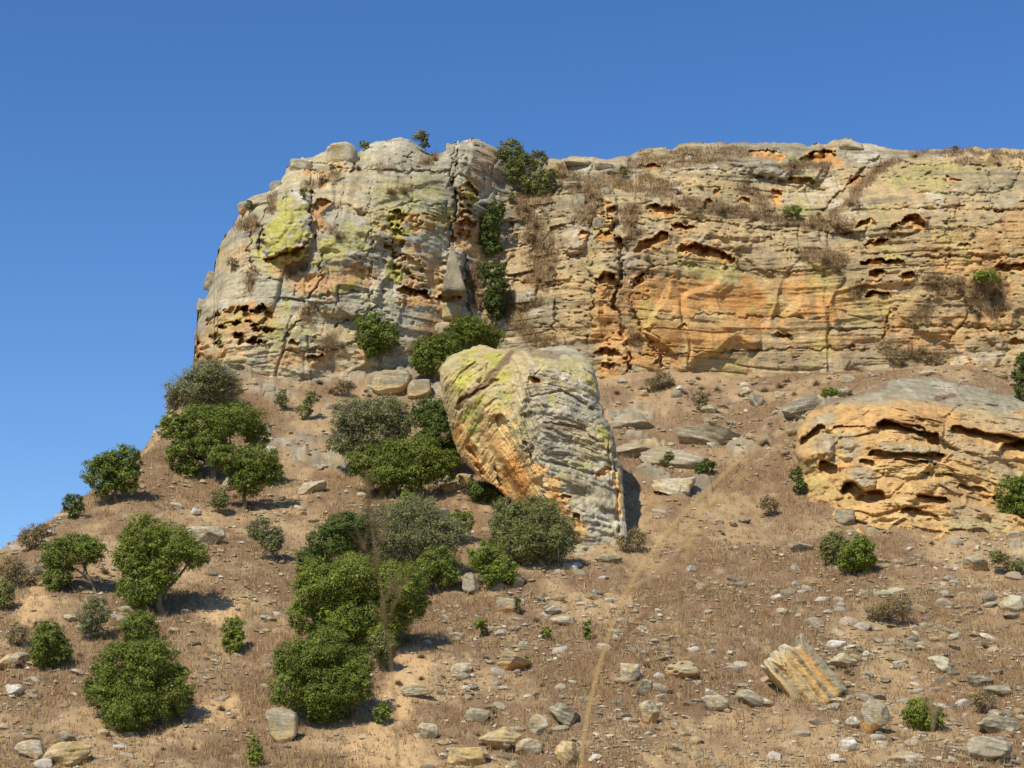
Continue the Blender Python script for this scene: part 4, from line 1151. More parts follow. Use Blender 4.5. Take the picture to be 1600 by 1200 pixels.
def crag_part(name, label, px, py, w, h, tilt, style, seed, fwd=0.5, taper=0.0, box_=0.7, deep=0.9):
    P, Fc = rock_shape(800 + seed, 4, 9, 0.06, 0.06)
    P = np.sign(P) * np.abs(P) ** box_
    if taper:
        P = ICO[4][0] / np.abs(ICO[4][0]).max(1)[:, None]
        P *= (1 + .10 * fbm(P[:, 0] * 2, P[:, 1] * 2, P[:, 2] * 4, oct=4, seed=seed))[:, None]
        k_ = 1 - taper * np.clip((P[:, 2] + 1) / 2, 0, 1) ** 0.9
        P[:, 0] *= k_; P[:, 1] *= k_
        P[:, 0] += .05 * np.round(3 * vn(P[:, 2] * 4, P[:, 1], seed=seed)) / 3
    t = style_tint(P, style, seed)
    p = cliff_at(px, py, fwd); s_m = mpp(p[1])
    a = math.radians(tilt); ca, sa = math.cos(a), math.sin(a)
    Q = P * np.array([w / 2, deep * w / 2, h / 2]) * s_m
    Q = np.stack([Q[:, 0] * ca + Q[:, 2] * sa, Q[:, 1], -Q[:, 0] * sa + Q[:, 2] * ca], -1) + p
    o = mesh_np(name, Q, Fc, M_CLIFF, t, parent=cliff)
    if label: o["label"] = label
    return o


crag_part("pinnacle", "grey pointed rock pinnacle leaning on the cliff", 708, 420, 42, 84, -3, 'grey', 1, .6, .93, .6, .8)
for k_, (px, py, w, h, tl, stl, fw) in enumerate([(470, 262, 40, 30, 8, 'grey', .2), (537, 246, 52, 42, -6, 'pale', .2), (404, 314, 36, 18, -14, 'pale', .2), (331, 440, 20, 34, 14, 'grey', .2), (316, 478, 18, 24, 10, 'grey', .2),
                                           (388, 326, 30, 22, -10, 'ochre', .3), (432, 292, 22, 18, -20, 'grey', .2), (507, 268, 26, 18, 0, 'ochre', .3), (703, 238, 14, 30, 8, 'pale', .4), (905, 257, 46, 12, 3, 'pale', .4), (862, 264, 24, 22, 0, 'ochre', .5), (944, 262, 30, 10, 0, 'pale', .4), (960, 270, 26, 10, 10, 'grey', .4), (1006, 241, 30, 10, -12, 'yellow', .3),
                                           (1050, 258, 16, 12, 0, 'pale', .3), (1075, 250, 14, 14, 10, 'pale', .3), (890, 292, 28, 12, 0, 'pale', .3), (1330, 232, 40, 22, 4, 'pale', .2), (905, 318, 18, 30, 10, 'grey', .5), (948, 304, 20, 28, -12, 'grey', .6), (938, 352, 24, 24, 0, 'grey', .4), (370, 566, 44, 18, -8, 'yellow', .5), (700, 490, 40, 30, 0, 'yellow', .5), (690, 520, 36, 30, -8, 'ochre', .6)]):
    crag_part("crag_block", None, px, py, w * 1.1, h * 1.05, tl, stl, 20 + k_, fw - 0.7, 0, .55)


LANDMARK = [(835, 760, "the huge leaning boulder"), (1420, 800, "the orange rock outcrop"), (1250, 1050, "the striped tilted block"), (1366, 1122, "the split wedge rock"), (1540, 1165, "the big bottom right boulder"),
            (1470, 1040, "the rounded pale stone"), (1336, 870, "the two-toned bush"), (1444, 1118, "the bright bottom right bush"), (800, 1032, "the boulder with the ochre patch"), (782, 1156, "the smooth yellowish boulder"),
            (984, 1050, "the roundish white stone"), (1065, 1048, "the long pitted stone"), (1014, 1114, "the pitted pale stone"), (650, 1080, "the low stone by the sand"), (505, 1070, "the lowest grove tree"), (560, 940, "the largest grove tree"),
            (218, 1070, "the large bottom left tree"), (366, 1000, "the narrow upright bush"), (78, 1010, "the low round left bush"), (240, 880, "the twin-crowned tree"), (110, 880, "the umbrella-shaped tree"), (318, 834, "the pale rounded boulder"),
            (390, 740, "the shaded trunk tree"), (840, 840, "the broad grey green bush"), (775, 890, "the bright double bush"), (1090, 690, "the smooth grey humps"), (1250, 640, "the grey layered slab"), (1165, 612, "the pale rock under the wall"),
            (1582, 942, "the round right-edge boulder"), (1254, 855, "the slab left of the bush"), (110, 1180, "the broad bottom left rock"), (440, 1135, "the square grey block"), (917, 985, "the tiny upright plant"), (880, 1118, "the angular split stone"),
            (1118, 1100, "the pale sloping slab"), (1395, 955, "the wispy dry bush"), (600, 720, "the low spreading tree"), (612, 600, "the grey jointed block"), (455, 365, "the lichen block"), (620, 370, "the small caves under the domes"), (709, 430, "the pinnacle"),
            (770, 440, "the gully bushes"), (820, 270, "the rim tree"), (965, 420, "the dark wall crack"), (1100, 395, "the long slanted cave"), (1215, 305, "the orange scar"), (1425, 348, "the biggest cave of the right wall"), (1540, 435, "the green ledge bush"), (1375, 430, "the stacked caves"), (1280, 245, "the rim cave"), (370, 520, "the honeycombed cliff foot"), (540, 560, "the yellow base of the cliff")]
ORD = ["nearest", "second nearest", "third nearest", "fourth nearest", "fifth nearest", "sixth nearest", "seventh nearest", "eighth nearest", "ninth nearest", "tenth nearest", "eleventh nearest", "twelfth nearest", "thirteenth nearest", "fourteenth nearest", "fifteenth nearest", "sixteenth nearest"]


def label_by_place(items, look):
    """items: (object, px, py); each label counts outwards from the closest landmark"""
    bins = {}
    for o, px, py in items:
        d = [(math.hypot(px - a, py - b), n, px - a, py - b) for a, b, n in LANDMARK]
        dist, n, dx, dy = min(d)
        side = ("right of" if dx > 0 else "left of") if abs(dx) > abs(dy) else ("below" if dy > 0 else "above")
        bins.setdefault((n, side), []).append((dist, o))
    for (n, side), lst in bins.items():
        lst.sort(key=lambda t_: t_[0])
        for k_, (_, o) in enumerate(lst):
            o["label"] = look + " " + side + " " + n + ("" if len(lst) == 1 else ", " + ORD[min(k_, len(ORD) - 1)] + " to it")


STONES = []
GEN = 0
tries = 0
rs = np.random.default_rng(21)
while GEN < 285 and tries < 20000:
    tries += 1
    px = rs.uniform(0, 1600); py = rs.uniform(600, 1195)
    dens = 0.12
    if px > 680 and py > 880: dens = 1.0
    elif px > 1000 and py > 800: dens = 0.4
    elif px < 450 and py > 930: dens = 0.5
    elif px > 940 and py < 630: dens = 1.0
    elif px > 960 and py < 700: dens = 0.35
    if py < 640 and 400 < px < 700: dens = 0.8
    if py < 700 and px < 400: dens = 0
    if rs.uniform() > dens: continue
    g = ground_at(px, py)
    if g[1] > 195 or g[1] < 96: continue
    if rs.uniform() > .25 + 1.6 * float(sst(-.05, .4, fbm(np.array([g[0] * .2]), np.array([g[1] * .15]), oct=3, seed=161))[0]): continue
    w = 7 + 30 * rs.uniform() ** 2.6
    h = w * rs.uniform(0.35, 0.7)
    o = place_stone(px, py, w, h, GEN, rs.uniform(-.5, .5) + (math.pi if rs.uniform() < .5 else 0), math.radians(rs.uniform(-10, 22)))
    tag(o, "small weathered stone", "stone", "loose stones on the slope")
    STONES.append((o, px, py))
    GEN += 1
label_by_place(STONES, "small stone")

# the countless smaller stones between them
V1 = np.array([(1, 0, 0), (-1, 0, 0), (0, 1, 0), (0, -1, 0), (.3, .2, 1), (0, 0, -1), (-.5, -.3, .8)], float)
F1 = np.array([(0, 2, 4), (2, 6, 4), (2, 1, 6), (1, 3, 6), (3, 4, 6), (3, 0, 4), (2, 0, 5), (1, 2, 5), (3, 1, 5), (0, 3, 5)])
gi = np.nonzero((inview & (TPX > -110) & (TPX < 1740) & (TPY > 580) & (TPY < 1230) & (YY < 186)).ravel())[0]
gpx, gpy = TPX.ravel()[gi], TPY.ravel()[gi]
wgt = np.where((gpx > 680) & (gpy > 860), 1.0, np.where(gpx < 420, 0.7, 0.45)) * (0.12 + sst(-.05, .4, fbm(XX.ravel()[gi] * .35, YY.ravel()[gi] * .3, oct=4, seed=160)) * 1.4)
pk = RNG.choice(gi, 11000, replace=False, p=wgt / wgt.sum())
Vs, Fs, Cs = [], [], []
for n_, i in enumerate(pk):
    c = np.array([XX.ravel()[i], YY.ravel()[i], ZZ.ravel()[i]])
    sz = mpp(c[1]) * (1.1 + 5.0 * RNG.uniform() ** 2.4)
    j = V1 * (1 + 0.25 * RNG.normal(size=(len(V1), 1)))
    j = j * np.array([1, .9, RNG.uniform(.4, .8)]) * sz
    a = RNG.uniform(0, 6.28); j = np.stack([j[:, 0] * math.cos(a) - j[:, 1] * math.sin(a), j[:, 0] * math.sin(a) + j[:, 1] * math.cos(a), j[:, 2]], -1)
    Vs.append(j + c + [0, 0, sz * .2]); Fs.append(F1 + n_ * len(V1))
    cc = [C_TAN, C_GREY, lin(192, 178, 146), lin(204, 192, 166), lin(178, 158, 120)][RNG.integers(5)]
    Cs.append(np.repeat(cc[None] * RNG.uniform(.7, 1.05), len(V1), 0))
wgt2 = np.where((gpx > 660) & (gpy > 880), 1.0, np.where((gpx > 960) & (gpy < 720), .5, np.where(gpx < 420, .25, .12))) * (0.10 + sst(-.1, .4, fbm(XX.ravel()[gi] * .22, YY.ravel()[gi] * .2, oct=4, seed=162)))
wgt2 = wgt2 * (1 - .8 * sd.ravel()[gi])
VB, FB = ICO[2]
nb = len(V1) * len(pk)
for n_, i in enumerate(RNG.choice(gi, 2300, replace=False, p=wgt2 / wgt2.sum())):
    c = np.array([XX.ravel()[i], YY.ravel()[i], ZZ.ravel()[i]])
    sz = mpp(c[1]) * (2.6 + 8.5 * RNG.uniform() ** 3)
    j = VB * 1.2
    for q in range(5):
        nn_ = RNG.normal(size=3); nn_ /= np.linalg.norm(nn_)
        j = j - np.clip(j @ nn_ - RNG.uniform(.5, .9), 0, None)[:, None] * nn_[None]
    j = j * np.array([1.25, .9, RNG.uniform(.35, .75)]) * sz
    a = RNG.uniform(-.7, .7); j = np.stack([j[:, 0] * math.cos(a) - j[:, 1] * math.sin(a), j[:, 0] * math.sin(a) + j[:, 1] * math.cos(a), j[:, 2]], -1)
    a = RNG.uniform(-.2, .5); j = np.stack([j[:, 0] * math.cos(a) + j[:, 2] * math.sin(a), j[:, 1], -j[:, 0] * math.sin(a) + j[:, 2] * math.cos(a)], -1)
    Vs.append(j + c + [0, 0, sz * .08]); Fs.append(FB + nb); nb += len(VB)
    cc = [C_TAN, C_GREY, lin(190, 176, 144), lin(200, 188, 162), lin(174, 152, 114), lin(150, 138, 114)][RNG.integers(6)]
    Cs.append(np.repeat(cc[None] * RNG.uniform(.7, 1.05), len(VB), 0))
o = mesh_np("scree", np.concatenate(Vs), np.concatenate(Fs), M_GROUND, np.concatenate(Cs), smooth=False)
tag(o, "small pale stones and gravel strewn through the grass of the whole slope", kind="stuff")

# ------------------------------------------------------------------ dry grass
def blades(base, n_per, hmin, hmax, width, palette, seed, lean=0.5, spread=0.12):
    r = np.random.default_rng(seed)
    B = np.repeat(base, n_per, 0); n = len(B)
    B = B + np.stack([r.normal(0, spread, n), r.normal(0, spread, n), np.full(n, -0.03)], -1)
    h = r.uniform(hmin, hmax, n)
    d = np.stack([r.normal(0, lean, n), r.normal(0, lean, n), np.ones(n)], -1); d /= np.linalg.norm(d, axis=1)[:, None]
    a = r.uniform(0, np.pi, n)
    s = np.stack([np.cos(a), np.sin(a) * .4, np.zeros(n)], -1) * (width * r.uniform(.6, 1.4, n))[:, None]
    V = np.stack([B - s, B + s, B + d * h[:, None]], 1).reshape(-1, 3)
    Fc = np.arange(3 * n).reshape(-1, 3)
    pal = np.array(palette); k = r.integers(len(pal), size=n)
    c = pal[k] * r.uniform(.75, 1.2, n)[:, None]
    C = np.repeat(c, 3, 0)
    return V, Fc, C


PAL = [lin(174, 146, 106), lin(152, 124, 90), lin(190, 166, 120), lin(136, 108, 80), lin(146, 114, 88), lin(168, 144, 100)]
wg = (1 - rk.ravel()[gi]) * (1 - .75 * sd.ravel()[gi]) * (.3 + sst(-.3, .25, .6 * g2.ravel()[gi] - 1.2 * pt.ravel()[gi])) + 1e-6
pk = RNG.choice(gi, 54000, replace=False, p=wg / wg.sum())
base = np.stack([XX.ravel()[pk], YY.ravel()[pk], ZZ.ravel()[pk]], -1)
V, Fc, C = blades(base, 6, .12, .42, .022, PAL, 31)
pk = RNG.choice(gi, 5000, replace=False, p=wg / wg.sum())
base = np.stack([XX.ravel()[pk], YY.ravel()[pk], ZZ.ravel()[pk]], -1)
V2, F2, C2 = blades(base, 9, .3, .75, .02, [lin(204, 176, 120), lin(186, 154, 100), lin(150, 116, 78)], 33, .35, .14)
V, Fc, C = np.concatenate([V, V2]), np.concatenate([Fc, F2 + len(V)]), np.concatenate([C, C2])
o = mesh_np("dry_grass", V, Fc, M_GRASS, C, smooth=False)
tag(o, "short dry brown grass covering the hillside", kind="stuff")
# grass on the ledges of the cliff
vi = np.nonzero((m_ve > 0.5).ravel())[0]
pk = RNG.choice(vi, min(len(vi), 8500), replace=False)
base = Pc.reshape(-1, 3)[pk]
V, Fc, C = blades(base, 6, .2, .75, .03, [lin(154, 124, 86), lin(132, 104, 72), lin(168, 140, 94), lin(124, 106, 70), lin(142, 128, 82)], 32, .55, .2)
o = mesh_np("ledge_grass", V, Fc, M_GRASS, C, smooth=False)
tag(o, "brown dry grass and herbs growing along the ledges of the cliff", kind="stuff")

# ------------------------------------------------------------------ trees and bushes
def tube(path, r0, r1, seg=5):
    path = np.asarray(path, float); n = len(path)
    V = []
    for i in range(n):
        t = path[min(i + 1, n - 1)] - path[max(i - 1, 0)]; t /= np.linalg.norm(t) + 1e-9
        u = np.cross(t, [0.3, 0.9, 0.1]); u /= np.linalg.norm(u) + 1e-9; w = np.cross(t, u)
        r = r0 + (r1 - r0) * i / (n - 1)
        for k in range(seg):
            a = 2 * math.pi * k / seg
            V.append(path[i] + r * (math.cos(a) * u + math.sin(a) * w))
    Fq = []
    for i in range(n - 1):
        for k in range(seg):
            Fq.append((i * seg + k, i * seg + (k + 1) % seg, (i + 1) * seg + (k + 1) % seg, (i + 1) * seg + k))
    return np.array(V), np.array(Fq)


def bend(a, b, r, n=6, amt=0.12):
    a = np.asarray(a, float); b = np.asarray(b, float)
    t = np.linspace(0, 1, n)[:, None]
    L = np.linalg.norm(b - a)
    off = r.normal(size=3) * amt * L; off2 = r.normal(size=3) * amt * .5 * L
    return a + (b - a) * t + off * np.sin(np.pi * t) + off2 * np.sin(2 * np.pi * t)


KINDS = {  # leaf pigments, density, leaf length in px, twig share
    'green': ([lin(92, 106, 38), lin(106, 118, 44), lin(80, 94, 33), lin(122, 126, 54)], 5.0, 2.4, 0.0),
    'bright': ([lin(102, 116, 40), lin(116, 128, 47), lin(88, 104, 36), lin(130, 134, 56)], 5.0, 2.4, 0.0),
    'olive': ([lin(108, 114, 54), lin(120, 122, 64), lin(94, 102, 44), lin(126, 124, 74)], 3.8, 2.4, 0.2),
    'grey': ([lin(114, 118, 66), lin(124, 124, 78), lin(100, 108, 54), lin(130, 126, 88)], 3.6, 2.3, 0.35),
    'dark': ([lin(80, 94, 42), lin(92, 104, 46), lin(70, 84, 36)], 4.2, 2.6, 0.0),
    'brown': ([lin(126, 110, 68), lin(138, 118, 78), lin(112, 102, 56)], 2.2, 2.4, 0.6)}


def tree(name, label, cat, lobes, base, kind, where='slope', seed=0, group=None, trunk_r=None, Y=None):
    r = np.random.default_rng(900 + seed)
    pal, dens, lpx, tw = KINDS[kind]
    if where == 'slope':
        B = ground_at(*base)
        if B[1] > 500:
            B = ground_at(base[0] + 6, base[1] + 16)
    elif where == 'cliff':
        B = cliff_at(base[0], base[1], 0.2)
    else:
        B = at(base[0], base[1], where)
    s = mpp(B[1])
    rt = empty(name, B)
    lob = []
    for l in lobes:
        cx, cy, rx = l[:3]; ry = l[3] if len(l) > 3 else rx * 0.86
        rx *= 1.06; ry *= 1.12
        Yl = B[1] + s * rx * r.uniform(-.45, .25) - s * 0.12 * max(0, cy - base[1] + ry)
        c = at(cx, cy, Yl)
        lob.append((c, rx * s, ry * s))
    V, N_, C = [], [], []
    cen = np.array([l[0] for l in lob])
    for li, (c, rx, ry) in enumerate(lob):
        pxr = rx / s
        n_leaf = int(max(90, math.pi * (rx / s) * (ry / s) * 0.41 * dens * 1.18))
        nsub = int(np.clip(pxr * 3.6, 14, 150))
        u = r.normal(size=(nsub, 3)); u /= np.linalg.norm(u, axis=1)[:, None]
        u[:, 1] = np.where(r.uniform(size=nsub) < .6, -np.abs(u[:, 1]), u[:, 1])
        rad = r.uniform(.2, 1.0, nsub) ** .5 * 1.0
        sc_ = c + u * rad[:, None] * np.array([rx, rx, ry])
        sr = (0.12 + 0.20 * r.uniform(size=nsub) ** 1.5) * rx + 0.02
        k = r.integers(nsub, size=n_leaf)
        v = r.normal(size=(n_leaf, 3)); v /= np.linalg.norm(v, axis=1)[:, None]
        v[:, 2] = np.where(r.uniform(size=n_leaf) < .6, np.abs(v[:, 2]), v[:, 2])
        p = sc_[k] + v * (sr[k] * r.uniform(.55, 1.08, n_leaf))[:, None]
        V.append(p)
        nn = v * 0.9 + u[k] * .5 + np.array([0, 0, .35]) + r.normal(size=(n_leaf, 3)) * .45
        N_.append(nn / np.linalg.norm(nn, axis=1)[:, None])
        cc = np.array(pal)[r.integers(len(pal), size=n_leaf)] * r.uniform(.78, 1.2, n_leaf)[:, None]
        cc = cc * (0.78 + .44 * r.uniform(size=nsub))[k][:, None]
        C.append(cc)
    p = np.concatenate(V); nn = np.concatenate(N_); cc = np.concatenate(C)
    n = len(p)
    t = r.normal(size=(n, 3)); t -= (t * nn).sum(1)[:, None] * nn; t /= np.linalg.norm(t, axis=1)[:, None]
    w = np.cross(nn, t)
    ll = lpx * 1.36 * s * r.uniform(.7, 1.35, n) * .5
    tl = t * ll[:, None]; wl = w * (ll * .55)[:, None]
    Q = np.stack([p - tl - wl, p - tl * .6 + wl, p + tl], 1).reshape(-1, 3) - B
    mesh_np("crown", Q, np.arange(3 * n).reshape(-1, 3), M_LEAF, np.repeat(cc, 3, 0), smooth=False, parent=rt)
    # trunk and limbs
    R0 = trunk_r or max(.07, 0.055 * np.sum([l[1] for l in lob]) ** .75)
    tv, tf = [], []; off = 0
    heart = cen.mean(0); heart = B + (heart - B) * .55
    b0 = B + np.array([0, .1, -.35])
    bc = lin(150, 140, 118) if kind in ('grey', 'olive') else lin(128, 116, 94)

    def limb(nm_, pcs, par):
        tv, tf, off = [], [], 0
        for pa, ra, rb in pcs:
            a, b = tube(pa - B, ra, rb)
            tv.append(a); tf.append(b + off); off += len(a)
        tv = np.concatenate(tv)
        return mesh_np(nm_, tv, np.concatenate(tf), M_BARK, np.repeat(bc[None], len(tv), 0), parent=par)
    trunk_o = limb("trunk", [(bend(b0, heart, r, 7, .08), R0, R0 * .6)], rt)
    for (c, rx, ry) in lob:
        pcs = [(bend(B + (heart - B) * r.uniform(.45, .9), c, r, 6, .12), R0 * .5, R0 * .15)]
        for q in range(3):
            e = c + r.normal(size=3) * np.array([rx, rx, ry]) * .45
            pcs.append((bend(c + (heart - c) * .3, e, r, 5, .12), R0 * .22, R0 * .06))
        limb("branch", pcs, trunk_o)
    if tw > 0:
        nt_ = int(n * 0.22 * tw) + 40
        k = r.integers(len(lob), size=nt_)
        cN = cen[k]; rN = np.array([[l[1], l[1], l[2]] for l in lob])[k]
        u = r.normal(size=(nt_, 3)); u /= np.linalg.norm(u, axis=1)[:, None]
        u[:, 1] = -np.abs(u[:, 1])
        a0 = cN + u * rN * r.uniform(.3, .7, nt_)[:, None]; b0_ = cN + (u + .25 * r.normal(size=(nt_, 3))) * rN * r.uniform(.85, 1.08, nt_)[:, None]
        sd3 = np.cross(b0_ - a0, r.normal(size=(nt_, 3))); sd3 /= np.linalg.norm(sd3, axis=1)[:, None] + 1e-9
        sd3 *= s * .45
        Vt = np.stack([a0 - sd3, a0 + sd3, b0_], 1).reshape(-1, 3) - B
        tcv = np.repeat(np.array([lin(156, 146, 134), lin(136, 122, 108), lin(170, 160, 148)])[r.integers(3, size=nt_)], 3, 0)
        mesh_np("twigs", Vt, np.arange(3 * nt_).reshape(-1, 3), M_BARK, tcv, smooth=False, parent=rt)
    tag(rt, label, cat, group)
    return rt


